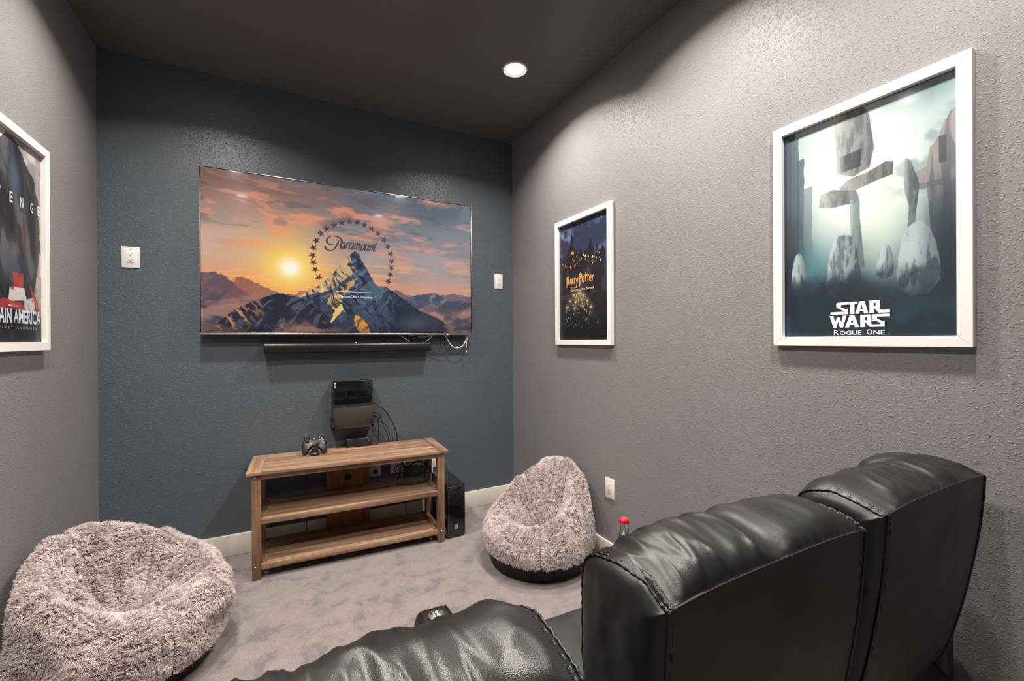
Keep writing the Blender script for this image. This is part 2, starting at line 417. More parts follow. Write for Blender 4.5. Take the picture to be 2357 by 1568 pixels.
    lit = inpoly(u + jag * 1.2, v + jag * 1.2, [(.28, .22), (.296, .24), (.382, .345), (.444, .46), (.468, .51), (.485, .54), (.488, .49), (.50, .44), (.49, .40), (.455, .35), (.43, .31), (.40, .28), (.36, .262)])
    lit2 = inpoly(u + jag * 1.3, v + jag * 1.3, [(.40, .22), (.44, .30), (.485, .36), (.515, .385), (.495, .33), (.47, .27), (.452, .2), (.43, .15), (.415, .17)])
    body = mixc(body, (214, 176, 124), lit * (.95 - .8 * sm(.5, .62, str_))); body = mixc(body, (255, 226, 140), lit * sm(.55, .8, 1 - str_) * (1 - sm(.3, .45, v)))
    body = mixc(body, (206, 158, 92), lit2 * (.95 - .9 * sm(.48, .62, str_)))
    gold = inpoly(u + jag, v + jag, [(.43, .16), (.452, .2), (.46, .14), (.44, .12), (.41, .05), (.42, .11)])
    body = mixc(body, (246, 206, 120), gold * .9)
    img = np.where(m[..., None], body, img)
    # front spur and left shoulder
    m = inpoly(ju2, jv2, [(-.02, -.02), (.024, .016), (.061, .083), (.1, .146), (.153, .195), (.2, .234), (.235, .254), (.263, .244), (.307, .236), (.35, .19), (.41, .10), (.43, -.02)])
    b2 = np.zeros_like(img) + np.array((40, 42, 58.)); b2 = mixc(b2, (86, 84, 100), sm(.5, .68, str2) * .9); b2 = mixc(b2, (226, 160, 92), .85 * sm(.52, .66, str_) * sm(.2, .05, np.abs(v - (u * 1.3 + .0))) * (1 - sm(.12, .26, u)))
    img = np.where(m[..., None], b2, img)
    m = inpoly(ju2, jv2, [(.40, -.02), (.43, .09), (.455, .15), (.48, .12), (.508, .125), (.541, .09), (.575, .02), (.6, -.02)])
    b3 = np.zeros_like(img) + np.array((52, 60, 78.)); b3 = mixc(b3, (96, 104, 120), sm(.5, .66, str2) * .8)
    g2 = inpoly(u + jag, v + jag, [(.505, .145), (.541, .083), (.57, -.01), (.525, -.01), (.50, .05)])
    b3 = mixc(b3, (236, 160, 60), g2 * (.95 - .9 * sm(.48, .6, str2)))
    img = np.where(m[..., None], b3, img)
    pf = fbm(x * 7 + 2, v * 11 + 5, 5, 40)
    img = mixc(img, (190, 138, 112), .85 * sm(.42, .62, pf) * (1 - sm(.02, .11, v)) * sm(.2, .26, u) * (1 - sm(.40, .5, u)))
    img = mixc(img, (120, 96, 92), .8 * sm(.42, .62, pf) * (1 - sm(.05, .16, v)) * (1 - sm(.06, .16, u)))
    img = mixc(img, (176, 128, 114), .8 * sm(.42, .62, pf) * (1 - sm(.12, .2, v)) * sm(.84, .93, u))
    img = mixc(img, (88, 96, 114), .55 * np.exp(-(((u - .74) / .07) ** 2 + ((v - .06) / .06) ** 2)))
    img = mixc(img, (10, 10, 14), .25 * (1 - sm(0, .08, v)))
    return img
tv = thing('television', 'large flat television showing a sunset mountain studio logo, on the slate blue wall', 'television', ((TX0 + TX1) / 2, YB, TZ0))
_o = tv.location
def L(p, o): return tuple(a - b for a, b in zip(p, o))
def lbox(name, x0, x1, y0, y1, z0, z1, m, t, bev=0.0, seg=2):
    o = t.location
    return box(name, x0 - o.x, x1 - o.x, y0 - o.y, y1 - o.y, z0 - o.z, z1 - o.z, m, t, bev, seg)
lbox('back_housing', TX0 + .004, TX1 - .004, TY + .004, 3.388, TZ0 + .004, TZ1 - .004, M['black_matte'], tv, .006)
lbox('wall_bracket', .18, .80, 3.386, YB - .001, 1.72, 2.2, M['black_matte'], tv, .004)
SX0, SX1, SZ0, SZ1 = -0.432, 1.403, 1.478, 2.524
for a in ((TX0, TX0 + .004, TZ0 + .014, TZ1), (TX1 - .004, TX1, TZ0 + .014, TZ1), (TX0 + .0042, TX1 - .0042, TZ1 - .004, TZ1)):
    lbox('bezel_strip', a[0], a[1], TY - .006, TY + .018, a[2], a[3], M['silver'], tv, .0008, 1)
lbox('chin_bar', TX0, TX1, TY - .008, TY + .02, TZ0, TZ0 + .0135, M['silver'], tv, .002)
lbox('screen_border', TX0 + .004, TX1 - .004, TY - .001, TY + .004, TZ0 + .0135, TZ1 - .004, M['black_gloss'], tv)
so = L((SX0, TY - .0025, SZ0), _o)
SW, SH = SX1 - SX0, SZ1 - SZ0
picture('screen', so, (1, 0, 0), (0, 0, 1), SW, SH, 680, 390, tv_picture, M['screen'], tv)
xf = plane_xf(so, (1, 0, 0), (0, 0, 1), SW, SH, .0006)
def lit_ink(name, c, e=SCREEN_E):
    return plain(name, (0.004, 0.004, 0.004), 0.16, emis=c, es=e, coat=0.25, grain=False)
stars = [(.371, .372), (.359, .423), (.353, .471), (.35, .517), (.354, .567), (.364, .618), (.38, .668), (.4, .704), (.428, .735), (.455, .759), (.484, .771), (.513, .771), (.541, .759), (.569, .737), (.595, .709), (.617, .67), (.633, .623), (.643, .571), (.648, .518), (.647, .471), (.643, .421), (.633, .373)]
pl = []
for i, (cu_, cv_) in enumerate(stars):
    rot = (i - 10.5) * -.075; R_ = .0275
    pts = []
    for k in range(10):
        a = math.pi / 2 + rot + k * math.pi / 5; r = R_ if k % 2 == 0 else R_ * .40
        pts.append((cu_ + r * math.cos(a) / SW, cv_ + r * math.sin(a) / SH))
    for k in range(0, 10, 2): pl.append([(cu_, cv_), pts[k - 1], pts[k], pts[k + 1]])
polys('star_ring', pl, xf, lit_ink('lit ink plum', srgb(92, 68, 70)), tv)
# script lettering: strokes in a frame where the x-height is 1
def glyph_script(ch):
    sl = .42
    def s(pts): return [(x + y * sl, y) for x, y in pts]
    bowl = [(.58, .86), (.42, 1.0), (.18, .92), (.02, .55), (.06, .14), (.24, .0), (.46, .16), (.60, .55)]
    stem = lambda x: [(x, .98), (x - .01, .5), (x, .15), (x + .08, .02), (x + .24, .18)]
    st = lambda x: [(x, .98), (x, .5), (x, .0)]
    arch = lambda x, w: [(x, .55), (x + w * .45, .96), (x + w * .85, .98), (x + w, .7), (x + w, .35), (x + w, .0)]
    G = {'a': ([bowl, stem(.62)], .88), 'r': ([st(.08), [(.08, .5), (.22, .85), (.42, 1.02), (.56, .9)]], .60),
         'm': ([st(.06), arch(.06, .42), arch(.48, .42)[:-1] + [(.92, .12), (1.0, .02), (1.12, .15)]], 1.22),
         'o': ([[(.34, 1.0), (.10, .85), (.02, .45), (.14, .06), (.36, .0), (.56, .2), (.62, .6), (.52, .92), (.34, 1.0)]], .80),
         'u': ([[(.06, .98), (.05, .5), (.07, .12), (.2, .0), (.38, .14), (.54, .5)], stem(.56)], .86),
         'n': ([st(.06), arch(.06, .46)], .74),
         't': ([[(.12, 1.42), (.08, .8), (.08, .2), (.20, .0), (.36, .06), (.46, .22)], [(-.14, 1.0), (.1, 1.02), (.40, 1.04)]], .5)}
    g, w = G[ch]; return [cr2(s(p), 5) for p in g], w
nib = lambda b, a_: (lambda t, ang: b * (.34 + .66 * abs(math.sin(ang - .25))) * (1 if a_ else (min(t, 1 - t) * 6 + .35 if min(t, 1 - t) < .11 else 1)))
pl = []; pen = 0.0; total = sum(glyph_script(c)[1] for c in 'aramount')
sx = (.592 - .450) / (total + .3) * SW
for ch in 'aramount':
    g, w = glyph_script(ch)
    for st_ in g:
        P = [((.448 * SW + (pen + x) * sx) / SW, (.579 * SH + y * .049) / SH) for x, y in st_]
        pl += stroke_polys(P, nib(.0062, False), asp=SW / SH) if False else [[(a, b) for a, b in q] for q in stroke_polys([(x * SW, y * SH) for x, y in P], nib(.0054, False))]
    pen += w
pl = [[(a / SW, b / SH) if a > 0 and True else (a, b) for a, b in q] for q in pl]
q_ = lambda pts: [(.398 + (x - 522) * .000218, .557 + (650 - y) * .00041 + (x - 522) * .00001) for x, y in pts]
Pst = q_([(742, 462), (722, 505), (697, 555), (668, 602), (630, 635), (575, 646), (525, 628), (508, 595), (522, 577)])
Plp = q_([(640, 530), (622, 547), (585, 548), (548, 525), (533, 487), (550, 445), (600, 412), (665, 403), (725, 415), (770, 445), (785, 490), (765, 530), (725, 552), (690, 556)])
for P in (Pst, Plp):
    P = cr2(P, 8)
    pl += [[(a / SW, b / SH) for a, b in q] for q in stroke_polys([(x * SW, y * SH) for x, y in P], nib(.0068, False))]
polys('script_lettering', pl, xf, lit_ink('lit ink umber', srgb(96, 66, 64)), tv)
pl = text_polys('A ViacomCBS Company', .427, .571, .237, .259, .012) + [[(.431, .2825), (.571, .2825), (.571, .2855), (.431, .2855)]]
polys('caption_lettering', pl, xf, lit_ink('lit ink white', srgb(235, 232, 232)), tv)
polys('trademark_lettering', text_polys('TM', .637, .645, .347, .353, .0), xf, lit_ink('lit ink grey', srgb(120, 90, 92)), tv)
lathe('power_light', [(0, 0), (.003, 0)], plain('standby light', (.3, .3, .3), emis=(1, .9, .85), es=3, grain=False), tv, 12, mtx=Matrix.Translation(L((1.20, TY - .009, TZ0 + .003), _o)) @ Matrix.Rotation(math.pi / 2, 4, 'X'))

# ------------------------------------------------------------------ soundbar
sb = thing('soundbar', 'long black soundbar on the wall below the television', 'soundbar', (.483, YB, 1.337))
def bar_profile(n=40):
    P = []
    for k in range(n):
        a = 2 * math.pi * k / n; ca, sa = math.cos(a), math.sin(a)
        e = .62
        P.append((-.058 + math.copysign(abs(ca) ** e, ca) * .048, .036 + math.copysign(abs(sa) ** e, sa) * .036))
    return P
bp = bar_profile(); V = []; F = []
for (x, s_) in ((-.572, .93), (-.5695, .985), (-.565, 1.0), (.565, 1.0), (.5695, .985), (.572, .93)):
    for y, z in bp: V.append((x, -.058 + (y + .058) * s_, .036 + (z - .036) * s_))
nb = len(bp)
for i in range(5):
    for k in range(nb): F.append((i * nb + k, i * nb + (k + 1) % nb, (i + 1) * nb + (k + 1) % nb, (i + 1) * nb + k))
F.append(tuple(range(nb))[::-1]); F.append(tuple(range(5 * nb, 6 * nb)))
bm = bmesh.new(); vv = [bm.verts.new(v) for v in V]
for f in F: bm.faces.new([vv[i] for i in f])
bmesh.ops.recalc_face_normals(bm, faces=bm.faces)
M['bar_cloth'] = plain('soundbar perforated black', (0.011, 0.0105, 0.010), 0.33)
auto_smooth(from_bm('grille_body', bm, M['bar_cloth'], sb), 40)
box('mount_plate', -.3, .3, -.014, -.001, .01, .06, M['black_matte'], sb)
polys('brand_lettering', text_polys('SONOS', 0, 1, 0, 1, .02), lambda u, v: Vector((-.021 + u * .042, -.1068, .030 + v * .007)), plain('dim grey ink', srgb(70, 68, 66), .5), sb)
lathe('status_light', [(0, 0), (.0042, 0)], plain('white status light', (.5, .5, .5), emis=(1, 1, 1), es=4, grain=False), sb, 12, mtx=Matrix.Translation((.012, -.099, .0675)) @ Matrix.Rotation(math.radians(50), 4, 'X'))

# ------------------------------------------------------------------ loose cables at the television
def cable(name, label, pts, r, m, n=8, sides=8, group=None):
    o = Vector(pts[0])
    ob = tube(name, [Vector(p) - o for p in pts], r, m, None, sides, n, loc=o)
    return tag(ob, label, 'cable', group)
cable('cable', 'white cable hanging in a loop under the right end of the television', [(1.18, 3.383, 1.463), (1.192, 3.375, 1.455), (1.229, 3.37, 1.389), (1.262, 3.37, 1.362), (1.297, 3.37, 1.356), (1.345, 3.37, 1.378), (1.37, 3.372, 1.43), (1.375, 3.377, 1.445), (1.372, 3.383, 1.463)], .0040, M['cable_white'])
cb = cable('cable', 'short white cable end with plug, hanging straight down at the far right under the television', [(1.383, 3.378, 1.463), (1.380, 3.37, 1.45), (1.374, 3.37, 1.40), (1.370, 3.37, 1.352)], .0028, M['cable_white'])
lathe('plug', [(0, -.008), (.005, -.007), (.0055, .006), (.003, .011), (0, .011)], M['cable_white'], cb, 12, loc=(-.013, -.008, -.138))
cable('cable', 'thin pale cable sagging in the dark gap between television and soundbar, left one', [(.815, 3.38, 1.463), (.84, 3.375, 1.45), (.872, 3.37, 1.428), (.90, 3.378, 1.412)], .0026, M['cable_white'])
cable('cable', 'thin pale cable sagging in the dark gap above the soundbar right end', [(.885, 3.38, 1.463), (.94, 3.375, 1.458), (1.0, 3.375, 1.447), (1.06, 3.375, 1.458), (1.10, 3.38, 1.463)], .0022, M['cable_white'])
cable('cable', 'short pale cable rising from the soundbar right end to the television', [(1.022, 3.37, 1.407), (1.05, 3.372, 1.425), (1.075, 3.378, 1.45), (1.083, 3.383, 1.463)], .0026, M['cable_white'])
cable('cable', 'black cable looping down from the right end of the soundbar', [(1.052, 3.395, 1.362), (1.075, 3.40, 1.345), (1.11, 3.405, 1.32), (1.145, 3.405, 1.309), (1.19, 3.40, 1.315), (1.225, 3.39, 1.345), (1.245, 3.385, 1.40), (1.248, 3.383, 1.463)], .0026, M['cable_black'])
cable('cable', 'second fine black cable dangling behind the soundbar loop', [(1.15, 3.385, 1.463), (1.15, 3.395, 1.42), (1.156, 3.40, 1.38), (1.166, 3.40, 1.348)], .0018, M['cable_black'])

# ------------------------------------------------------------------ outlets
def outlet(label, loc, axis, w=.075, h=.126, gangs=1):
    """axis 'B' on the back wall (faces -y), 'R' on the right wall (faces -x); local frame: x across, -y out of the wall"""
    rz = {'B': 0.0, 'R': -math.pi / 2}[axis]
    t = thing('wall_outlet', label, 'outlet', loc, rz)
    box('cover_plate', -w / 2, w / 2, -.007, -.0005, -h / 2, h / 2, M['white_plastic'], t, .0025)
    for g in range(gangs):
        cx = (g - (gangs - 1) / 2) * .046
        r = box('receptacle', cx - .0165, cx + .0165, -.0095, -.005, -.034, .034, M['white_plastic'], t, .0012)
        bm = bmesh.new()
        for s in (-1, 1):
            zc = s * .019
            bx(bm, cx - .0082, cx - .0062, -.0099, -.009, zc - .001, zc + .007)
            bx(bm, cx + .0062, cx + .0082, -.0099, -.009, zc, zc + .007)
            bx(bm, cx - .0025, cx + .0025, -.0099, -.009, zc - .0105, zc - .0055)
        tag(from_bm('slots', bm, M['dark_slot'], r), kind='stuff')
    for s in (-1, 1):
        lathe('screw', [(0, 0), (.003, 0), (.003, .001)], M['white_plastic'], t, 10, mtx=Matrix.Translation((0, -.0078, s * h * .38)) @ Matrix.Rotation(math.pi / 2, 4, 'X'))
    return t
outlet('white outlet plate on the slate blue wall left of the television', (-.791, YB, 1.933), 'B', .086, .128)
outlet('white outlet plate on the slate blue wall right of the television', (1.701, YB, 1.932), 'B', .078, .128)
outlet('white outlet plate low on the right grey wall beside the fluffy bean bag', (XR, 2.142, .478), 'R', .088, .128)
outlet('white outlet with a plug behind the stand, next to its amber back board', (.642, YB, .448), 'B', .084, .128)
outlet('wide white two gang outlet behind the tangled black cables of the stand', (.819, YB, .452), 'B', .126, .13, 2)
outlet('white outlet behind the right end of the stand, half hidden by its leg', (1.085, YB, .452), 'B', .075, .128)

# ------------------------------------------------------------------ framed posters
def frame_poster(label, origin_front, du, w, h, fn, nu, nv, z0, rm=(0, 1, 0, 1)):
    """origin_front: wall point of the lower left corner as seen from the room; du: unit vector to the viewer's right"""
    t = thing('framed_poster', label, 'poster', (origin_front[0] + du[0] * w / 2, origin_front[1] + du[1] * w / 2, z0), 0)
    du = Vector(du); out = Vector((0, 0, 1)).cross(du) * -1.0
    out = du.cross(Vector((0, 0, 1)))
    P = lambda u, d, z: du * (u - w / 2) + out * d + Vector((0, 0, z))
    fw, dep, rec = .036, .028, .010
    def rail(a, b, c, d):   # mitred rail between outer edge a-b and inner edge d-c (u, z)
        bm = bmesh.new(); vs = []
        for (u, z), dd in ((a, .001), (b, .001), (c, .001), (d, .001)): vs.append(bm.verts.new(P(u, dd, z)))
        for (u, z) in (a, b, c, d): vs.append(bm.verts.new(P(u, dep, z)))
        for f in ((0, 1, 2, 3), (7, 6, 5, 4), (0, 4, 5, 1), (1, 5, 6, 2), (2, 6, 7, 3), (3, 7, 4, 0)): bm.faces.new([vs[i] for i in f])
        bmesh.ops.recalc_face_normals(bm, faces=bm.faces)
        bmesh.ops.bevel(bm, geom=[e for e in bm.edges], offset=.0012, segments=1, affect='EDGES')
        from_bm('frame_rail', bm, M['white_frame'], t)
    O = [(0, 0), (w, 0), (w, h), (0, h)]; I = [(fw, fw), (w - fw, fw), (w - fw, h - fw), (fw, h - fw)]
    for k in range(4): rail(O[k], O[(k + 1) % 4], I[(k + 1) % 4], I[k])
    bm = bmesh.new()
    lo = P(fw - .002, .002, fw - .002); hi = P(w - fw + .002, .009, h - fw + .002)
    bx(bm, min(lo.x, hi.x), max(lo.x, hi.x), min(lo.y, hi.y), max(lo.y, hi.y), lo.z, hi.z)
    from_bm('backing_board', bm, M['black_matte'], t)
    iw, ih = w - 2 * fw - .004, h - 2 * fw - .004
    og = P(fw + .002, rec, fw + .002)
    picture('print', og, du, (0, 0, 1), iw, ih, nu, nv, lambda u, v: fn((u - rm[0]) / rm[1], (v - rm[2]) / rm[3]), M['print'], t)
    base = plane_xf(og, du, (0, 0, 1), iw, ih, .0006)
    return t, (lambda u, v: base(rm[0] + rm[1] * u, rm[2] + rm[3] * v)), iw, ih
INK = lambda name, r, g, b, rough=.45: plain(name, srgb(r, g, b), rough, coat=.15, grain=False)

def misty_ruins(u, v):
    x = u * .62; n = fbm(u * 4, v * 5, 5, 50); n2 = fbm(u * 9 + 4, v * 12, 5, 51)
    img = np.zeros(u.shape + (3,)) + np.array((140, 164, 166.))
    g = np.exp(-(((u - .52) / .34) ** 2 + ((v - .70) / .30) ** 2))
    low = 1 - sm(.12, .62, v + (n - .5) * .18)
    img = mixc(img, (30, 62, 78), low * .95); img = mixc(img, (16, 30, 42), (1 - sm(.10, .36, v + (n2 - .5) * .1)) * .75)
    img = mixc(img, (232, 238, 230), np.clip(g * 1.15, 0, .96)); img = mixc(img, (206, 222, 200), .5 * np.exp(-(((u - .64) / .10) ** 2 + ((v - .5) / .28) ** 2)))
    img = mixc(img, (86, 108, 116), .7 * sm(.84, 1.02, v + (n - .5) * .1) * sm(.45, .9, u)); img = mixc(img, (108, 124, 132), .55 * sm(.5, .66, n2) * sm(.55, .8, u) * sm(.5, .65, v))
    # towers at both sides
    for k, (a, b, t_, c, w) in enumerate(((-.02, .10, .99, (52, 66, 78), .92), (.08, .125, .95, (80, 90, 98), .9), (.12, .16, .84, (66, 82, 92), .8), (.16, .22, .70, (96, 116, 120), .6))):
        e = n2 * .02
        img = mixc(img, c, w * ((u > a) & (u < b + e) & (v < t_ + e)) * (1 - .5 * (1 - sm(.3, .55, v))))
    m = inpoly(u, v, [(1.02, .86), (.965, .84), (.94, .80), (.90, .745), (.875, .73), (.86, .66), (.80, .645), (.80, .60), (.86, .60), (.9, .2), (1.02, .2)])
    img = mixc(img, (132, 124, 126), m * .8); img = mixc(img, (78, 84, 92), m * sm(.5, .62, fbm(u * 22, v * 5, 3, 55)) * .7); img = mixc(img, (52, 70, 82), m * (1 - sm(.35, .62, v)) * .9)
    m = ((u > .915) & (u < .95) & (v > .66) & (v < .76)); img = mixc(img, (66, 62, 66), m * .8)
    m = (u > .80) & (u < .96) & (v > .575) & (v < .60); img = mixc(img, (92, 96, 104), m * .7)
    m = (u > .885) & (u < .905) & (v > .3) & (v < .6); img = mixc(img, (92, 100, 108), m * .5)
    img = mixc(img, (20, 32, 44), .95 * (1 - sm(.34, .68, v + (n - .5) * .2)) * np.clip(sm(.30, .05, u) + sm(.78, .95, u), 0, 1))
    # plain grey standing slab in the fog (generic stand-in), a ledge, and two pillars
    e = (n2 - .5) * .012
    def stone(img, P, c, dk, w=.95):
        m = np.clip(sum(inpoly(u + e + a * .0022, v + e + b * .0015, P).astype(float) for a, b in ((0, 0), (1, 0), (-1, 0), (0, 1), (0, -1))) / 5, 0, 1); t = fbm(u * 40, v * 14, 5, 57, .6)
        xs = [p[0] for p in P]; ys = [p[1] for p in P]; sh = sm(min(xs), max(xs), u)
        img = mixc(img, c, m * w); img = mixc(img, dk, m * w * np.clip(.55 * sm(.40, .70, t) + .55 * sh ** 1.5, 0, .9))
        return mixc(img, (206, 212, 208), m * .35 * (1 - sm(0, .25, sh)))
    img = stone(img, [(.385, .73), (.372, .965), (.44, .99), (.545, .985), (.575, .94), (.60, .80), (.575, .72), (.48, .70)], (140, 146, 146), (78, 84, 88))
    img = stone(img, [(.40, .80), (.53, .81), (.525, .735), (.41, .728)], (70, 72, 76), (40, 42, 48), .8)
    img = stone(img, [(.42, .645), (.40, .665), (.45, .695), (.56, .70), (.66, .725), (.70, .715), (.70, .665), (.60, .655), (.5, .64)], (136, 138, 138), (70, 72, 76))
    img = stone(img, [(.27, .60), (.28, .655), (.36, .665), (.50, .64), (.515, .605), (.49, .58), (.40, .585)], (150, 154, 152), (84, 90, 94))
    img = stone(img, [(.462, .60), (.515, .60), (.528, .44), (.545, .30), (.47, .30), (.468, .44)], (112, 128, 130), (62, 78, 84), .8)
    img = stone(img, [(.76, .715), (.79, .70), (.83, .60), (.81, .50), (.80, .38), (.765, .38), (.775, .52), (.755, .6)], (96, 110, 112), (52, 64, 70), .8)
    # pale upright boulders in the foreground mist (generic stand-ins)
    def boulder(img, cx, cy, w, h, k):
        q = fbm(u * 14 + k, v * 14, 3, 60); ww = w * (1 - .28 * (v - cy) / h); d = (np.abs((u - cx) / ww) ** 2.6 + np.abs((v - cy) / h) ** 2.6) + (q - .5) * .5
        m = sm(1.06, .84, d); img = mixc(img, (172, 188, 190), m * .9)
        t = fbm(u * 30 + k, v * 12, 5, 61, .6)
        return mixc(img, (44, 62, 74), m * np.clip(sm(.42, .72, t) * .6 + sm(-.3, 1.0, (u - cx) / w) * .55 + .6 * sm(.1, -.9, (v - cy) / h), 0, .92))
    img = mixc(img, (70, 130, 142), .55 * np.exp(-(((u - .22) / .10) ** 2 + ((v - .33) / .09) ** 2)))
    img = boulder(img, .13, .30, .052, .105, 1); img = boulder(img, .425, .315, .10, .145, 2); img = boulder(img, .657, .315, .045, .075, 3); img = boulder(img, .815, .315, .095, .145, 4)
    img = mixc(img, (16, 34, 46), .85 * (1 - sm(.16, .29, v + (n - .5) * .14)))
    img = mixc(img, (26, 72, 88), .7 * sm(.45, .65, n) * (1 - sm(.02, .24, v)))
    img = mixc(img, (20, 30, 40), .6 * sm(.56, .64, fbm(u * 16, v * 22, 3, 63)) * sm(.10, .18, v) * (1 - sm(.22, .30, v)))
    return img
t, pxf, iw, ih = frame_poster('large white framed poster of teal mist and pale stones, nearest on the right wall', (XR, 1.088), (0, -1, 0),   .592, .890, misty_ruins, 480, 700, 1.390, (-.033, 1.0388, -.0098, 1.0233))
def block_title():
    a = []
    R = lambda x0, x1, y0, y1: a.append([(x0, y0), (x1, y0), (x1, y1), (x0, y1)])
    Q = lambda *p: a.append(list(p))
    # row one: S T A R in a 100 x 40 cell, foot of S to the left, leg of R to the right
    b = 8
    R(14, 54, 32, 40); Q((14, 32), (22, 32), (22, 27), (14, 30)); R(12, 20, 22, 38); Q((12, 24), (20, 26), (34, 14), (26, 12)); R(28, 35, 8, 18); R(0, 35, 0, 9)
    R(40, 48, 0, 34)
    Q((49, 0), (57, 0), (63, 40), (57, 40)); Q((66, 0), (74, 0), (67, 40), (60, 40)); R(54, 69, 8, 15)
    R(76, 84, 0, 40); R(76, 94, 32, 40); R(87, 95, 18, 39); R(80, 95, 15, 22); Q((84, 17), (92, 17), (98, 8), (90, 4)); R(91, 112, 0, 9)
    row1 = a; a2 = []
    R2 = lambda x0, x1, y0, y1: a2.append([(x0, y0), (x1, y0), (x1, y1), (x0, y1)])
    Q2 = lambda *p: a2.append(list(p))
    Q2((0, 40), (8, 40), (14, 0), (8, 0)); Q2((8, 0), (14, 0), (20, 36), (15, 36)); Q2((15, 36), (20, 36), (27, 0), (21, 0)); Q2((21, 0), (27, 0), (34, 40), (27, 40))
    Q2((31, 0), (39, 0), (47, 40), (40, 40)); Q2((50, 0), (58, 0), (49, 40), (42, 40)); R2(37, 52, 8, 15)
    R2(60, 68, 0, 40); R2(60, 79, 32, 40); R2(72, 80, 18, 39); R2(64, 80, 15, 22); Q2((68, 17), (76, 17), (84, 4), (78, 0)); R2(77, 101, 0, 8)
    R2(84, 112, 32, 40); R2(82, 90, 20, 40); Q2((82, 24), (90, 26), (102, 15), (95, 13)); R2(96, 103, 6, 18); R2(90, 103, 0, 8)
    o = []
    for P in row1: o.append([(.343 + x / 112 * .338, .1045 + y / 40 * .053) for x, y in P])
    for P in a2: o.append([(.337 + x / 112 * .344, .0465 + y / 40 * .053) for x, y in P])
    return o
white_ink = INK('white ink', 232, 236, 236)
polys('title_lettering', block_title(), pxf, white_ink, t)
def small_caps(s, u0, u1, v0, vc, vx, bold=.0):
    """words with taller initials, wide set"""
    words = s.split(' '); n = len(s); o = []; un = (u1 - u0) / n; p = 0
    for wd in words:
        o += text_polys(wd[0], u0 + p * un, u0 + (p + .92) * un, v0, vc, bold)
        o += text_polys(wd[1:], u0 + (p + 1.08) * un, u0 + (p + len(wd) - .1) * un, v0, vx, bold)
        p += len(wd) + .8
    return o
polys('subtitle_lettering', small_caps('ROGUE ONE', .364, .664, .0145, .0365, .0325, .01) + text_polys('TM', .668, .676, .0145, .018), pxf, white_ink, t)
polys('fine_print', text_polys('TRENDS', .012, .03, .004, .008) + text_polys('PRINTED IN U.S.A.', .04, .10, .004, .0065) + text_polys('RP0000', .115, .13, .004, .008), pxf, INK('grey ink', 150, 165, 170), t) if False else None

def night_skyline(u, v):
    n = fbm(u * 4, v * 6, 5, 70); n2 = fbm(u * 10, v * 14, 5, 71)
    img = np.zeros(u.shape + (3,)) + np.array((38, 44, 68.))
    img = mixc(img, (78, 92, 132), .85 * sm(.45, .65, n) * sm(.55, .7, v) * (1 - .55 * sm(.88, 1, v)))
    img = mixc(img, (128, 138, 166), .9 * sm(.48, .64, n2) * np.exp(-(((u - .16) / .20) ** 2 + ((v - .86) / .09) ** 2)))
    img = mixc(img, (34, 30, 36), .6 * sm(.9, 1.0, v))
    img = mixc(img, (60, 66, 92), .55 * sm(.5, .66, n) * sm(.42, .5, v) * (1 - sm(.6, .72, v)))
    # a plain generic hill village against the sky
    rs = np.random.RandomState(5); top = np.full(u.shape, .60)
    for k in range(16):
        c = .07 + k * .058 + rs.rand() * .02; w = .022 + rs.rand() * .022; hh = .655 + rs.rand() * .055 + .04 * math.exp(-((c - .32) / .08) ** 2)
        top = np.maximum(top, np.where(np.abs(u - c) < w, hh, 0)); top = np.maximum(top, np.where(np.abs(u - c) < w * 1.15, hh + .05 * (1 - np.abs(u - c) / (w * 1.15)), 0))
    for c, w, hh, pk in ((.33, .055, .745, .15), (.72, .042, .72, .10), (.52, .05, .69, .05)):
        top = np.maximum(top, np.where(np.abs(u - c) < w, hh, 0)); top = np.maximum(top, np.where(np.abs(u - c) < w * 1.2, hh + pk * (1 - np.abs(u - c) / (w * 1.2)), 0))
    m = (v < top) & (v > .40); img = mixc(img, (20, 21, 28), m * .96); img = mixc(img, (44, 46, 56), m * sm(.52, .66, fbm(u * 18, v * 9, 4, 74)) * (1 - sm(.56, .64, v)))
    for k in range(46):
        a = .10 + rs.rand() * .82; b = .60 + rs.rand() * .09; s = .003 + rs.rand() * .006
        img = mixc(img, ((255, 176, 96), (250, 214, 160), (236, 120, 62))[k % 3], .95 * ((np.abs(u - a) < s) & (np.abs(v - b) < s * .9) & m))
    img = mixc(img, (238, 130, 70), .9 * ((np.abs(u - .345) < .03) & (np.abs(v - .725) < .012)))
    lake = 1 - sm(.395, .425, v); img = mixc(img, (22, 23, 28), lake * .97); img = mixc(img, (50, 54, 68), lake * sm(.5, .7, fbm(u * 6, v * 40, 3, 76)) * sm(.28, .40, v) * .8)
    glow = np.zeros(u.shape)
    for k in range(150):
        r_ = rs.rand(); b = .40 - .30 * r_; a = .47 + (rs.rand() - .5) * (.14 + .86 * r_); s = .0025 + .0035 * rs.rand()
        d = np.hypot((u - a) * .60, v - b); glow = np.maximum(glow, np.exp(-(d / s) ** 2) * (.35 + .65 * rs.rand()))
    img = mixc(img, (236, 226, 206), np.clip(glow, 0, 1))
    for k in range(12):
        a = .47 + ((k % 4) - 1.5) * .19 * (.4 + .25 * (k // 4)); b = .375 - .05 * (k // 4) - .015 * (k % 2); d = np.hypot((u - a) * .60, v - b)
        img = mixc(img, (250, 206, 130), np.clip(.35 * np.exp(-(d / .03) ** 2) + 1.0 * np.exp(-(d / .006) ** 2), 0, 1))
    img = mixc(img, (8, 8, 10), .75 * (1 - sm(.04, .20, v)))
    for a, b in ((.86, .955), (.71, .895), (.94, .93)):
        img = mixc(img, (220, 220, 230), np.exp(-((np.hypot((u - a) * .6, v - b)) / .004) ** 2))
    return img
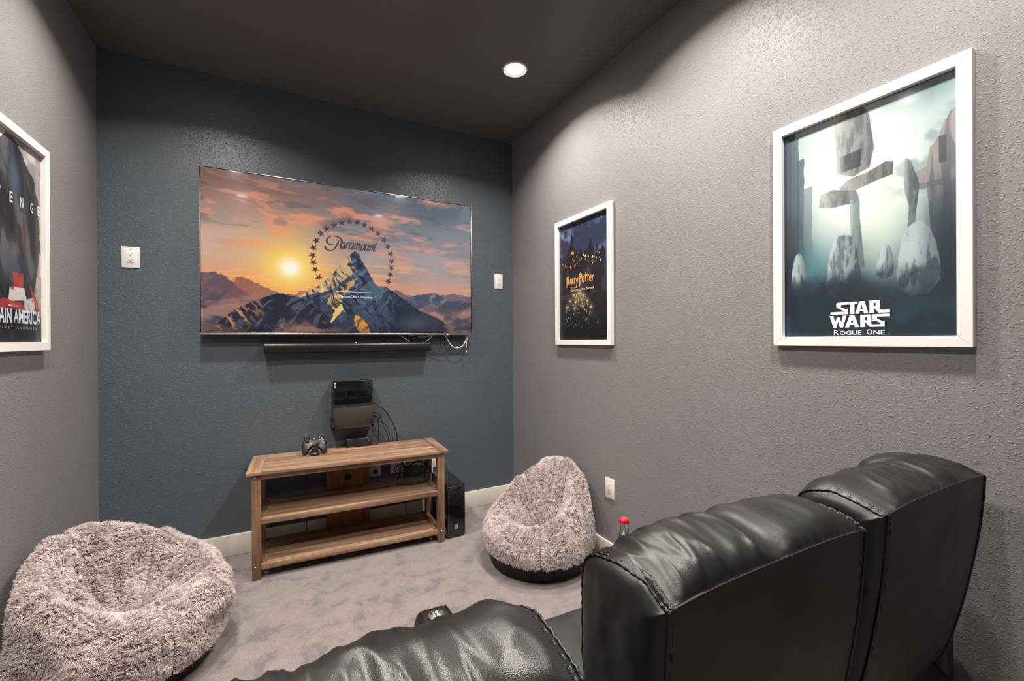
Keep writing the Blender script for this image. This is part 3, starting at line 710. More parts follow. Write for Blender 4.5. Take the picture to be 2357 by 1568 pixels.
t, pxf, iw, ih = frame_poster('white framed poster of a dark night lake with orange title, far on the right wall', (XR, 2.714), (0, -1, 0), .618, .900, night_skyline, 300, 460, 1.382, (-.044, .985, -.0024, 1.0255))
def bolt_title():
    """tall spiky hand lettering; each stroke tapers to points"""
    G = {'H': [[(.1, 1.0), (.16, .5), (.05, -.25)], [(.62, 1.08), (.58, .5), (.64, -.05)], [(.05, .50), (.70, .58)]],
         'a': [[(.10, .05), (.30, .62), (.42, .62)], [(.44, .66), (.46, .3), (.54, .0)], [(.12, .28), (.50, .30)]],
         'r': [[(.10, .66), (.12, .3), (.08, .0)], [(.12, .42), (.30, .66), (.46, .60)]],
         'y': [[(.06, .66), (.16, .36), (.30, .30)], [(.50, .70), (.34, .30), (.12, -.34), (.0, -.30)]],
         'P': [[(.18, 1.05), (.26, .55), (.14, .40), (.24, .10), (.12, -.42)], [(.05, 1.0), (.40, 1.12), (.68, .88), (.52, .56), (.22, .48)]],
         'o': [[(.28, .68), (.08, .52), (.10, .16), (.30, .02), (.48, .2), (.46, .56), (.28, .68)]],
         't': [[(.30, 1.0), (.26, .5), (.30, .05), (.42, .02)], [(.02, .68), (.56, .76)]],
         'e': [[(.12, .34), (.46, .42), (.40, .66), (.16, .62), (.08, .28), (.26, .02), (.50, .14)]]}
    adv = {'H': .76, 'a': .60, 'r': .50, 'y': .56, 'P': .72, 'o': .58, 't': .54, 'e': .58, ' ': .16}
    s = 'Harry Potter'; tot = sum(adv[c] for c in s); x = 0; o = []
    for i, c in enumerate(s):
        for st_ in G.get(c, []):
            big = c in 'HP'
            P = [((x + a) / tot * .585 + .207, .462 + b * .072 + .004 * math.sin(i)) for a, b in st_]
            P2 = []
            for k in range(len(P) - 1):
                for q in range(5): P2.append(tuple(P[k][d] + (P[k + 1][d] - P[k][d]) * q / 5 for d in (0, 1)))
            P2.append(P[-1])
            W = .0056 if big else .0042
            o += [[(a / iw, b / ih) for a, b in q] for q in stroke_polys([(a * iw, b * ih) for a, b in P2], lambda t_, an: W * (.28 + .9 * math.sin(math.pi * min(max(t_ * .9 + .08, 0), 1)) ** .6))]
        x += adv[c]
    return o
polys('title_lettering', bolt_title(), pxf, INK('amber ink', 224, 160, 88), t)
polys('subtitle_lettering', text_polys('AND THE', .31, .42, .431, .440, .01) + small_caps("SORCERER'S STONE", .298, .80, .402, .424, .418, .02), pxf, INK('sand ink', 226, 190, 140), t)

def dark_cloak(u, v):
    n = fbm(u * 5, v * 7, 5, 80); n2 = fbm(u * 14, v * 18, 4, 81)
    img = np.zeros(u.shape + (3,)) + np.array((176, 174, 174.)); img = mixc(img, (120, 112, 114), sm(.4, .65, n) * .8); img = mixc(img, (96, 84, 86), sm(.86, 1.0, u) * .8)
    img = mixc(img, (70, 70, 74), sm(.62, .70, n2) * .5)
    img = mixc(img, (226, 222, 216), .6 * np.exp(-(((u - .30) / .14) ** 2 + ((v - .95) / .12) ** 2)))
    img = mixc(img, (222, 218, 214), .7 * np.exp(-(((u - .94) / .08) ** 2 + ((v - .33) / .14) ** 2)) * sm(.4, .6, n2))
    # plain dark draped mass (generic stand-in), no figure
    m = inpoly(u + (n2 - .5) * .05, v + (n2 - .5) * .03, [(-.05, -.05), (-.05, .86), (.30, .90), (.42, .97), (.58, .95), (.68, .88), (.80, .83), (.88, .74), (.90, .62), (.92, .50), (.86, .36), (.82, .24), (.92, .12), (1.05, .10), (1.05, -.05)])
    img = mixc(img, (38, 39, 44), m * .97); f = fbm(u * 9 + v * 3, v * 5, 5, 83); img = mixc(img, (92, 94, 98), m * sm(.52, .70, f) * .8); img = mixc(img, (14, 14, 18), m * sm(.52, .36, f) * .7)
    img = mixc(img, (52, 74, 96), .75 * m * np.exp(-(((u - .54) / .10) ** 2 + ((v - .78) / .10) ** 2))); img = mixc(img, (44, 58, 84), .6 * m * np.exp(-(((u - .52) / .14) ** 2 + ((v - .36) / .06) ** 2)))
    img = mixc(img, (74, 48, 50), .6 * m * ((u > .64) & (u < .70) & (v > .44) & (v < .62)))
    # torn red and pale cloth below
    for P, c in (([(.50, .34), (.66, .35), (.64, .28), (.52, .27)], (166, 58, 52)), ([(.46, .27), (.66, .28), (.70, .22), (.44, .20)], (204, 198, 192)), ([(.74, .30), (.82, .26), (.92, .18), (.84, .17)], (170, 56, 50)), ([(.66, .22), (.80, .24), (.84, .17), (.66, .165)], (196, 190, 186)), ([(.30, .19), (.38, .215), (.60, .20), (.72, .165), (.30, .16)], (158, 48, 46)), ([(.02, .30), (.3, .26), (.3, .16), (.02, .16)], (168, 150, 146))):
        mm = inpoly(u + (n2 - .5) * .03, v + (n - .5) * .02, P); img = mixc(img, c, mm * .92); img = mixc(img, (60, 40, 42), mm * sm(.54, .68, n2) * .7)
    img = mixc(img, (20, 21, 25), .94 * (1 - sm(.13, .17, v + (n - .5) * .04))); img = mixc(img, (64, 66, 74), .4 * sm(.55, .7, n2) * (1 - sm(.02, .14, v)))
    return img
t, pxf, iw, ih = frame_poster('white framed dark poster with silver title on the left wall, cut by the photo edge', (XL, 2.150), (0, 1, 0), .598, .904, dark_cloak, 300, 460, 1.384, (.023, 1.0517, -.017, 1.0386))
M['steel_ink'] = INK('steel ink', 196, 208, 222)
polys('title_lettering', text_polys('CAPTAIN AMERICA', .085, .913, .104, .172, .02), pxf, M['steel_ink'], t)
tag(polys('subtitle_lettering', text_polys('THE FIRST AVENGER', .15, .86, .077, .090, .01, 0, 1.5), pxf, INK('grey ink', 140, 142, 148), t), kind='stuff')
pl = []
for ch, cu_ in (('A', .17), ('V', .325), ('E', .484), ('N', .632), ('G', .782), ('E', .895)): pl += text_polys(ch, cu_ - .022, cu_ + .022, .662, .712, .02)
tag(polys('scattered_lettering', pl, pxf, INK('pale ink', 205, 206, 208), t), kind='stuff')
polys('badge_lettering', text_polys('MARVEL', .44, .50, .181, .190, .03) + text_polys('STUDIOS', .505, .575, .181, .190, .0), pxf, INK('pale red ink', 224, 190, 184), t)
polys('stamp', [[(.925, .008), (.98, .008), (.98, .034), (.925, .034)]], pxf, INK('pink stamp ink', 206, 150, 142), t)

# ------------------------------------------------------------------ wooden stand
SROT = math.radians(-2.739)
st = thing('media_stand', 'weathered oak media stand with two open shelves below the television', 'tv stand', (-.1475, 2.9924, 0), SROT)
ST = .648; SWID = 1.1732; SD = .385
bm = bmesh.new()
for (x0, x1, y0, y1) in ((-.027, .052, -.022, SD + .03), (SWID - .052, SWID + .024, -.022, SD + .03)):
    box('end_board', x0, x1, y0, y1, ST - .020, ST, M['wood_y'], st, .002)
n = 4; yy = np.linspace(-.022, SD + .03, n + 1)
for k in range(n):
    box('plank', .0525, SWID - .0525, yy[k] + .0004, yy[k + 1] - .0004, ST - .020, ST, M['wood_x'], st, .0012)
bm.free()
LG = .047
for i, (x, y) in enumerate(((0, 0), (SWID - LG, 0), (0, SD - LG), (SWID - LG, SD - LG))):
    lg = box('leg', x, x + LG, y, y + LG, 0, ST - .0205, M['wood_z'], st, .002)
    if y == 0:
        for zc in (.610, .077):
            lathe('bolt', [(0, .0045), (.004, .004), (.0065, .002), (.0072, 0)], M['bolt'], lg, 14, mtx=Matrix.Translation((x + (.016 if x == 0 else .026), -.0003, zc)) @ Matrix.Rotation(math.pi / 2, 4, 'X'))
box('apron', LG, SWID - LG, .004, .022, .594, ST - .0205, M['wood_x'], st, .0015)
box('apron', LG, SWID - LG, SD - .022, SD - .004, .594, ST - .0205, M['wood_x'], st, .0015)
for zt, zb in ((.365, .327), (.0925, .056)):
    sh = box('shelf', LG + .0005, SWID - LG - .0005, .004, .024, zb, zt, M['wood_x'], st, .003)
    yy = np.linspace(.0245, SD - .006, 4)
    for k in range(3): box('plank', .075, SWID - .075, yy[k] + .0004, yy[k + 1] - .0004, zt - .016, zt - .001, M['wood_x'], sh, .001)
    for xa, xb in ((.022, .0745), (SWID - .0745, SWID - .022)): box('end_board', xa, xb, LG + .002, SD - LG - .002, zt - .018, zt - .0008, M['wood_y'], sh, .001)
    box('rear_rail', LG, SWID - LG, SD - .006, SD - .001, zb, zt - .002, M['wood_x'], sh, .001)
bp_ = box('back_board', .42, .715, SD + .001, SD + .013, .075, .60, M['wood_amber'], st, .001)
lathe('cable_grommet', [(0, .001), (.017, .001), (.018, .003), (.022, .004), (.023, 0)], M['black_matte'], bp_, 20, mtx=Matrix.Translation((.565, SD, .432)) @ Matrix.Rotation(math.pi / 2, 4, 'X'))
bk = box('bracket', .54, .60, SD - .045, SD - .003, .565, .578, M['silver'], st, .001)
def stw(x, y, z):
    c, s = math.cos(SROT), math.sin(SROT); return (-.1475 + x * c - y * s, 2.9924 + x * s + y * c, z)

# ------------------------------------------------------------------ console in its wall cradle
cs = thing('game_console', 'black game console mounted upright on the wall above the stand', 'game console', (.4695, YB, .797))
box('rear_shell', -.1365, .1365, -.085, -.03, .004, .333, M['black_plastic'], cs, .003)
box('gloss_panel', -.134, .136, -.124, -.0845, .149, .333, M['black_gloss'], cs, .0015)
def vent_mat():
    k = NT('slanted vent slots'); v = k.coord()
    mp = k.n('ShaderNodeMapping'); mp.inputs['Rotation'].default_value = (0, math.radians(-35), 0); k.l(v, mp.inputs['Vector'])
    w = k.n('ShaderNodeTexWave'); w.inputs['Scale'].default_value = 38; k.l(mp.outputs[0], w.inputs['Vector'])
    k.l(k.ramp(w.outputs['Fac'], [(0.25, (0.006, 0.006, 0.006)), (0.6, (0.06, 0.054, 0.050))]), k.b.inputs['Base Color'])
    k.l(k.bump(w.outputs['Fac'], .6, .002), k.b.inputs['Normal']); k.b.inputs['Roughness'].default_value = .45
    return k.m
box('vent_panel', -.134, .136, -.122, -.0845, .004, .1485, vent_mat(), cs, .0015)
M['smoke'] = plain('smoky brown plastic', srgb(52, 40, 33), .35)
bm = bmesh.new()
bx(bm, -.142, .142, -.128, -.004, -.006, .003, .001, 1); bx(bm, -.142, -.1375, -.128, -.004, -.006, .072, .001, 1); bx(bm, .1375, .142, -.128, -.004, -.006, .060, .001, 1)
bx(bm, -.142, -.124, -.129, -.1245, -.006, .045, .001, 1); bx(bm, .124, .142, -.129, -.1245, -.006, .060, .001, 1); bx(bm, -.142, .142, -.129, -.1245, -.006, .006, .001, 1); bx(bm, -.13, .13, -.029, -.001, -.004, .2, .001, 1)
from_bm('wall_cradle', bm, M['smoke'], cs)
mk = M['white_ink'] = INK('white print', 225, 228, 232)
def vtext(x, z):  # vertical lettering reading downwards on the gloss panel
    return lambda u, v: Vector((x + v * .0085, -.1246, z - u * .022))
polys('brand_lettering', text_polys('XBOX', 0, 1, 0, 1, .02), vtext(-.1265, .308), mk, cs)
lathe('round_emblem', [(.0018, 0), (.0055, 0)], mk, cs, 20, mtx=Matrix.Translation((-.1222, -.1247, .3195)) @ Matrix.Rotation(math.pi / 2, 4, 'X'))
for lab, pts, r in (('thick black cable arching out of the console side down to the stand, outermost', [(.608, 3.36, .926), (.64, 3.36, .925), (.69, 3.365, .905), (.735, 3.37, .845), (.775, 3.375, .765), (.797, 3.38, .70), (.803, 3.395, .66), (.80, 3.417, .62), (.79, 3.420, .50)], .0038),
                    ('thin black cable leaving the console highest, curving down behind the stand', [(.608, 3.37, .952), (.64, 3.37, .948), (.662, 3.375, .918), (.668, 3.38, .86), (.69, 3.385, .79), (.722, 3.39, .72), (.735, 3.395, .67), (.735, 3.417, .62), (.73, 3.420, .5)], .0024),
                    ('wavy thin black cable between the two larger console cables', [(.608, 3.38, .885), (.65, 3.38, .87), (.69, 3.385, .80), (.728, 3.39, .755), (.742, 3.395, .71), (.768, 3.40, .668), (.775, 3.417, .62), (.77, 3.420, .5)], .0018)):
    cable('cable', lab, pts, r, M['cable_black'], group='cables from the console')
c1 = cable('cable', 'black cable from the console plug straight down to the power brick', [(.612, 3.355, .858), (.640, 3.355, .852), (.655, 3.35, .82), (.656, 3.35, .76), (.652, 3.345, .70), (.645, 3.335, .66), (.63, 3.325, .6525), (.60, 3.325, .655), (.588, 3.328, .662)], .0042, M['cable_black'], group='cables from the console')
box('plug', -.006, .024, -.008, .008, -.012, .012, M['black_plastic'], c1, .003)

# ------------------------------------------------------------------ power brick and controller on the stand
pb = thing('power_brick', 'black oblong power brick lying on top of the oak stand', 'power brick', (.515, 3.352, ST), SROT)
box('body', -.090, .088, -.030, .030, .004, .060, M['black_plastic'], pb, .003)
box('lid', -.0895, .0875, -.0295, .0295, .0605, .064, M['black_gloss'], pb, .0012)
for k in range(4): lathe('foot', [(0, 0), (.005, 0), (.005, .004)], M['black_matte'], pb, 10, loc=((-.07, .07)[k % 2], (-.02, .02)[k // 2], 0))
lathe('emblem', [(0, 0), (.005, 0)], plain('grey mark', srgb(88, 84, 80), .4), pb, 14, mtx=Matrix.Translation((.066, -.0303, .040)) @ Matrix.Rotation(math.pi / 2, 4, 'X'))
cable('cable', 'short black cable curling from the left end of the power brick', [(.423, 3.350, .672), (.405, 3.348, .668), (.385, 3.345, .668), (.368, 3.35, .664), (.362, 3.365, .655), (.366, 3.38, .6515)], .003, M['cable_black'])

gc = thing('charging_dock', 'small black charging dock in front of the game controller on the stand', 'charger', (.210, 3.225, ST), SROT)
box('base', -.027, .027, -.016, .060, 0, .019, M['black_plastic'], gc, .003)
box('post', -.019, .019, .000, .022, .017, .040, M['black_gloss'], gc, .003)
box('indicator', -.0085, .0085, -.0168, -.0155, .012, .016, plain('pale indicator', (.5, .5, .5), .4), gc)
gp = thing('game_controller', 'black game controller with coloured buttons propped on the charging dock', 'controller', (.210, 3.260, ST + .064), 0)
gp.rotation_euler = (math.radians(52), 0, SROT)
half = [(0, .040), (.022, .0405), (.040, .047), (.056, .046), (.068, .034), (.0755, .010), (.0785, -.018), (.0765, -.045), (.070, -.060), (.060, -.063), (.052, -.054), (.044, -.036), (.032, -.022), (.014, -.018), (0, -.018)]
outl = cr2(half, 4); outl = outl + [(-x, y) for x, y in outl[::-1][1:-1]]
V = []; F = []; c0 = np.array((0, .012)); O = np.array(outl) - c0; n = len(O)
rings = [(0.0, 1), (.3, 1), (.55, 1), (.75, 1), (.88, 1), (.96, 1), (1.0, 1), (.96, -1), (.88, -1), (.7, -1), (.4, -1), (0.0, -1)]
for ri, (rho, sg) in enumerate(rings):
    for k in range(n):
        p = c0 + O[k] * rho; grip = max(0, min(1, (-.0 - p[1]) / .05)) * min(1, abs(p[0]) / .05)
        th = (1 - rho ** 3.2) ** .55
        z = sg * th * ((.015 if sg > 0 else .020) + .004 * grip) - .012 * grip + (.002 if sg > 0 else 0)
        V.append((p[0], p[1], z))
for i in range(len(rings) - 1):
    for k in range(n): F.append((i * n + k, i * n + (k + 1) % n, (i + 1) * n + (k + 1) % n, (i + 1) * n + k))
bm = bmesh.new(); vv = [bm.verts.new(v) for v in V]
for f in F:
    try: bm.faces.new([vv[i] for i in f])
    except Exception: pass
bmesh.ops.remove_doubles(bm, verts=bm.verts, dist=1e-5); bmesh.ops.recalc_face_normals(bm, faces=bm.faces)
from_bm('shell', bm, plain('controller black', (.016, .016, .017), .38), gp, True)
for x, y in ((-.044, .022), (.022, -.001)):
    sk = lathe('thumbstick', [(0, .013), (.006, .0132), (.0085, .0145), (.0092, .012), (.0075, .010), (.004, .009), (.004, 0)], M['black_matte'], gp, 18, loc=(x, y, .014))
    lathe('well', [(.0135, .002), (.012, .0035), (.0105, .001)], M['black_gloss'], sk, 20, loc=(0, 0, .0005))
bm = bmesh.new(); bx(bm, -.0105, .0105, -.0035, .0035, .014, .0195, .001, 1); bx(bm, -.0035, .0035, -.0105, .0105, .014, .0195, .001, 1)
tag(from_bm('direction_pad', bm, plain('satin dark metal', (.25, .25, .25), .25, .9), gp, loc=(-.022, -.001, 0)), 'satin grey cross')
for (dx, dy, c, nm) in ((0, -.0115, (70, 200, 110), 'green'), (.0115, 0, (225, 50, 50), 'red'), (-.0115, 0, (70, 120, 225), 'blue'), (0, .0115, (235, 200, 60), 'yellow')):
    tag(lathe('face_button', [(0, .0055), (.0035, .005), (.0046, .003), (.0046, 0)], plain(nm + ' button', srgb(*c), .3, grain=False), gp, 14, loc=(.046 + dx, .022 + dy, .0145)), nm + ' round button')
lathe('guide_button', [(0, .003), (.005, .0025), (.0062, .0005), (.0062, -.002)], plain('pale guide button', (.35, .35, .36), .25), gp, 18, loc=(0, .034, .0165))
for s in (-1, 1):
    bm = bmesh.new(); bx(bm, -.018, .018, -.006, .008, -.009, .009, .004, 2)
    o = from_bm('trigger', bm, M['black_gloss'], gp, True, loc=(s * .045, .046, -.003))

# ------------------------------------------------------------------ cable tangle on the shelf and behind
def P3(x, y, z): return (x, y, z)
rs = random.Random(3); pts = []
sc_ = Vector(stw(.985, .30, .366))
coil = []
for k in range(34):
    a = k * .62; rx = .10 + .055 * math.sin(k * .37); rz = .052 + .018 * math.cos(k * .53)
    coil.append((.90 + .05 * math.sin(k * .21) + rx * math.cos(a), 3.255 + .02 * math.sin(k * 1.3), .444 + rz * math.sin(a) + .008 * math.sin(k)))
coil = [(x, y, max(z, .372)) for x, y, z in coil]
cable('cable_coil', 'tangled coil of black cable standing on the upper shelf of the stand', coil, .0034, M['cable_black'], 5, 6)
cable('cable', 'black cable making one wide loop over the right end of the upper shelf', [(.76, 3.20, .3715), (.80, 3.17, .3705), (.87, 3.15, .370), (.95, 3.16, .372), (1.0, 3.19, .41), (1.005, 3.21, .47), (.985, 3.23, .53), (.93, 3.25, .545), (.86, 3.26, .52), (.80, 3.255, .47), (.77, 3.235, .41), (.765, 3.215, .375)], .0036, M['cable_black'], 8, 8)
for k, (px, pz) in enumerate(((.642, .425), (.796, .476), (.842, .476), (.866, .428))):
    c = cable('plug_lead', ('black plug and lead in the outlet beside the amber back board', 'left upper plug and lead in the two gang outlet', 'right upper plug and lead in the two gang outlet', 'lower plug and lead in the two gang outlet')[k],
              [(px, 3.405, pz), (px + .004, 3.385, pz - .012), (px + .02, 3.385, pz - .07), (px + .045 - k * .02, 3.394, pz - .15), (px + .05 - k * .03, 3.397, .24), (px + .03 - k * .02, 3.40, .17)], .003, M['cable_black'], group='plugs in the outlets behind the stand')
    box('plug', -.011, .011, -.010, .0155, -.013, .013, M['black_plastic'], c, .004)
cable('cable', 'black cable drooping behind the lower shelf opening of the stand', [(.66, 3.402, .30), (.665, 3.402, .25), (.69, 3.402, .215), (.76, 3.402, .20), (.84, 3.402, .19), (.86, 3.402, .16), (.87, 3.402, .12), (.873, 3.402, .05), (.88, 3.402, .006)], .003, M['cable_black'])
cable('cable', 'black cable curving behind the lower right of the stand to the corner', [(.93, 3.402, .29), (.95, 3.402, .24), (.985, 3.402, .205), (1.03, 3.402, .195), (1.08, 3.402, .19), (1.12, 3.402, .15), (1.13, 3.402, .006)], .003, M['cable_black'])
cable('cable', 'thin black wire falling behind the left half of the stand', [(.165, 3.416, .60), (.166, 3.416, .5), (.164, 3.416, .40), (.165, 3.412, .2), (.17, 3.41, .006)], .0016, M['cable_black'])
cable('cable', 'flat white cord falling from the outlet at the right end of the stand', [(1.085, 3.415, .50), (1.082, 3.40, .48), (1.075, 3.375, .44), (1.07, 3.36, .396), (1.068, 3.358, .30), (1.068, 3.358, .006)], .006, M['cable_white'])

# ------------------------------------------------------------------ subwoofer
sw = thing('subwoofer', 'glossy black slab subwoofer standing at the right end of the stand', 'subwoofer', (1.119, 3.14, 0))
def rbox_prism(name, w, d, z0, z1, rad, m, parent, bev):
    bm = bmesh.new(); pts = []
    for cx, cz, a0 in ((w / 2 - rad, z1 - rad, 0), (-w / 2 + rad, z1 - rad, 90), (-w / 2 + rad, z0 + rad, 180), (w / 2 - rad, z0 + rad, 270)):
        for k in range(6):
            a = math.radians(a0 + 90 * k / 5); pts.append((cx + rad * math.cos(a), cz + rad * math.sin(a)))
    f = bm.faces.new([bm.verts.new((x, -d / 2, z)) for x, z in pts])
    r = bmesh.ops.extrude_face_region(bm, geom=[f]); bmesh.ops.translate(bm, vec=(0, d, 0), verts=[v for v in r['geom'] if isinstance(v, bmesh.types.BMVert)])
    bmesh.ops.recalc_face_normals(bm, faces=bm.faces)
    es = [e for e in bm.edges if abs(e.verts[0].co.y - e.verts[1].co.y) < 1e-6]
    bmesh.ops.bevel(bm, geom=es, offset=bev, segments=3, affect='EDGES')
    o = from_bm(name, bm, m, parent); return auto_smooth(o, 50)
rbox_prism('cabinet', .140, .36, .004, .384, .014, M['black_gloss'], sw, .006)
box('highlight_strip', -.0698, .0698, -.1808, -.176, .3655, .3675, M['silver'], sw)  # added silver strip, imitates the highlight along the cabinet's top front edge
for k in range(4): lathe('foot', [(0, 0), (.009, 0), (.009, .006)], M['black_matte'], sw, 12, loc=((-.05, .05)[k % 2], (-.15, .15)[k // 2], 0))
pl = []
def ring2(cx, cy, w, h, r, t_):
    def rr(w, h, r):
        o = []
        for sx, sy, a0 in ((1, 1, 0), (-1, 1, 90), (-1, -1, 180), (1, -1, 270)):
            for k in range(4):
                a = math.radians(a0 + 30 * k); o.append((cx + sx * (w - r) + r * math.cos(a), cy + sy * (h - r) + r * math.sin(a)))
        return o
    A, B = rr(w, h, r), rr(w - t_, h - t_, max(r - t_, .0005)); n = len(A)
    return [[A[k], A[(k + 1) % n], B[(k + 1) % n], B[k]] for k in range(n)]
pl += ring2(0, 0, .010, .0145, .004, .0024) + ring2(0, -.0035, .0052, .0052, .005, .0022) + [[(-.003, .005), (.003, .005), (.003, .009), (-.003, .009)]]
polys('emblem', pl, lambda u, v: Vector((.0 + u, -.1812, .078 + v)), mk, sw)

# ------------------------------------------------------------------ bean bags with long pile
def plush_mat():
    k = NT('plush pile'); v = k.coord(); n1 = k.noise(v, 7, 3); n2 = k.noise(v, 60, 3)
    f = k.math('ADD', k.math('MULTIPLY', n1, .5), k.math('MULTIPLY', n2, .5))
    k.l(k.ramp(f, [(0.36, srgb(190, 176, 174)), (0.52, srgb(212, 199, 196)), (0.66, srgb(226, 214, 210))]), k.b.inputs['Base Color'])
    k.b.inputs['Roughness'].default_value = .9; k.b.inputs['Specular IOR Level'].default_value = .15; k.b.inputs['Sheen Weight'].default_value = .15
    return k.m
M['plush'] = plush_mat()
M['plush_back'] = plain('plush backing fabric', srgb(120, 105, 102), .9, spec=.1)
def bean_bag(label, loc, face, prm, seed, nfur):
    t = thing('bean_bag', label, 'bean bag', loc, face)
    nt, npf = 160, 96
    th = np.linspace(0, 2 * np.pi, nt, endpoint=False)
    P = np.zeros((nt, 0, 2)); b = (1 - np.cos(th)) / 2
    b = b ** prm.get('bp', 1.25)
    asym = prm.get('asym', 0) * np.sin(th)
    hr = prm['hf'] + (prm['hb'] - prm['hf']) * b + asym
    rb = prm['rb'] * np.ones(nt); rm = prm['rm'] * (1 + .03 * np.cos(2 * th + seed) + .02 * np.sin(3 * th + seed)); rr = prm['rrf'] + (prm['rrb'] - prm['rrf']) * b
    hd = prm['hd']
    ctr = np.stack([np.stack([rb * 0, 0 * rb], -1), np.stack([rb * .6, 0 * rb], -1), np.stack([rb * .97, 0 * rb + .004], -1), np.stack([rb * 1.08, 0 * rb + .045], -1), np.stack([rm * .985, 0 * rb + .12], -1), np.stack([rm, 0 * rb + .20], -1),
                    np.stack([rm * .45 + (rr + .06) * .55, hr * .62 + .03], -1), np.stack([rr + .045, hr - .055], -1), np.stack([rr - .01, hr - .004], -1), np.stack([rr - .062, hr - .035 - .03 * b], -1), np.stack([rr * .62 - .02, hd + (hr - hd) * (.42 - .06 * b)], -1), np.stack([rr * .25, hd + (hr - hd) * (.10 + .04 * b)], -1), np.stack([rr * 0, 0 * rb + hd], -1)], 1)
    # sample the profile with Catmull-Rom
    K = ctr.shape[1]; pad = np.concatenate([2 * ctr[:, :1] - ctr[:, 1:2], ctr, 2 * ctr[:, -1:] - ctr[:, -2:-1]], 1)
    ts = np.linspace(0, K - 1 - 1e-6, npf); prof = np.zeros((nt, npf, 2))
    for j, tt in enumerate(ts):
        i = int(tt); f = tt - i; a, b_, c, d = (pad[:, i + q] for q in range(4))
        prof[:, j] = .5 * (2 * b_ + (c - a) * f + (2 * a - 5 * b_ + 4 * c - d) * f * f + (3 * b_ - a - 3 * c + d) * f ** 3)
    prof[..., 1] = np.maximum(prof[..., 1], 0)
    w_in = sm(8.0, 12.0, ts)[None, :]; shift = prm['dip'] * w_in
    lean = prm.get('lean', 0.0)
    X = prof[..., 0] * np.cos(th)[:, None] + shift; Y = prof[..., 0] * np.sin(th)[:, None]; Z = prof[..., 1].copy()
    X = X - lean * sm(.2, .7, Z)
    # lumps, seams (grooves), pleats on the inner back
    side = (sm(3.5, 5, ts) * (1 - sm(11, 12, ts)))[None, :]
    lump = (fbm(np.cos(th)[:, None] * 2.2 + 5 + X * 3, np.sin(th)[:, None] * 2.2 + 9 + Z * 6, 3, 90 + seed) - .5) * .055 * side
    dth = lambda c: np.abs((th[:, None] - c + np.pi) % (2 * np.pi) - np.pi)
    groove = np.zeros_like(X); seams = prm['seams']
    for c in seams: groove -= .016 * np.exp(-(dth(c + .12 * np.sin(ts[None, :] * .8)) / .035) ** 2) * sm(4, 5.5, ts)[None, :] * (1 - sm(11, 12, ts)[None, :])
    for c in prm['pleats']: groove -= .030 * np.exp(-(dth(c) / .06) ** 2) * (sm(8.2, 9.2, ts) * (1 - sm(11.2, 12, ts)))[None, :]
    nx = np.cos(th)[:, None] * np.ones_like(X); ny = np.sin(th)[:, None] * np.ones_like(X)
    inner = sm(8, 9.5, ts)[None, :]; nz = sm(6.5, 8.2, ts)[None, :]
    amp = lump + groove
    X += amp * nx * (1 - 2 * inner); Y += amp * ny * (1 - 2 * inner); Z += amp * nz * .8
    cf, sf = math.cos(face), math.sin(face); WX = loc[0] + cf * X - sf * Y; WY = loc[1] + sf * X + cf * Y     # pressed flat where it meets a side wall
    lo, hi = XL + .045, XR - .030
    soft = lambda d: .035 * (1 - np.exp(-np.maximum(d, 0) / .035))
    WX = np.where(WX < lo + .035, lo + .035 - soft(lo + .035 - WX), WX); WX = np.where(WX > hi - .035, hi - .035 + soft(WX - hi + .035), WX)
    X = cf * (WX - loc[0]) + sf * (WY - loc[1]); Y = -sf * (WX - loc[0]) + cf * (WY - loc[1])
    V = np.stack([X, Y, Z], -1)
    idx = lambda i, j: (i % nt) * npf + j
    jh = int(np.searchsorted(ts, prm.get('hem', 4.0)))
    def faces(j0, j1): return [(idx(i, j), idx(i + 1, j), idx(i + 1, j + 1), idx(i, j + 1)) for i in range(nt) for j in range(j0, j1)]
    Vf = V.reshape(-1, 3)
    def sub(name, j0, j1, m):
        W = V[:, j0:j1 + 1].reshape(-1, 3); q = j1 - j0 + 1; I = lambda i, j: (i % nt) * q + j
        return from_np(name, W, [(I(i, j), I(i + 1, j), I(i + 1, j + 1), I(i, j + 1)) for i in range(nt) for j in range(q - 1)], m, t)
    jc = jh
    Wb = V.copy()
    sub('base', 0, jh + 2, M['base_cloth'])
    Vsave = V.copy(); cen = np.array([0, 0, .25])
    d = V[:, jc:] - cen; V[:, jc:] += d / np.linalg.norm(d, axis=-1, keepdims=True) * .006
    cover = sub('plush_cover', jc, npf - 1, M['plush_back'])
    # pile: short curved strands, combed by a smooth field, parted along the seams
    W = V[:, jc:]; q = W.shape[1]
    A = W; du = np.roll(W, -1, 0) - np.roll(W, 1, 0); dv = np.gradient(W, axis=1); N = np.cross(du, dv); N /= (np.linalg.norm(N, axis=-1, keepdims=True) + 1e-12)
    area = np.linalg.norm(np.cross(np.roll(W, -1, 0)[:, :-1] - W[:, :-1], W[:, 1:] - W[:, :-1]), axis=-1)
    rg = np.random.RandomState(seed); pr = area.ravel() / area.sum(); pick = rg.choice(area.size, nfur, p=pr)
    pi, pj = pick // (q - 1), pick % (q - 1); fu, fv = rg.rand(nfur), rg.rand(nfur)
    def bil(T):
        T2 = np.roll(T, -1, 0); return (T[pi, pj] * ((1 - fu) * (1 - fv))[:, None] + T2[pi, pj] * (fu * (1 - fv))[:, None] + T[pi, pj + 1] * ((1 - fu) * fv)[:, None] + T2[pi, pj + 1] * (fu * fv)[:, None])
    p = bil(W); nr = bil(N); nr /= np.linalg.norm(nr, axis=1, keepdims=True)
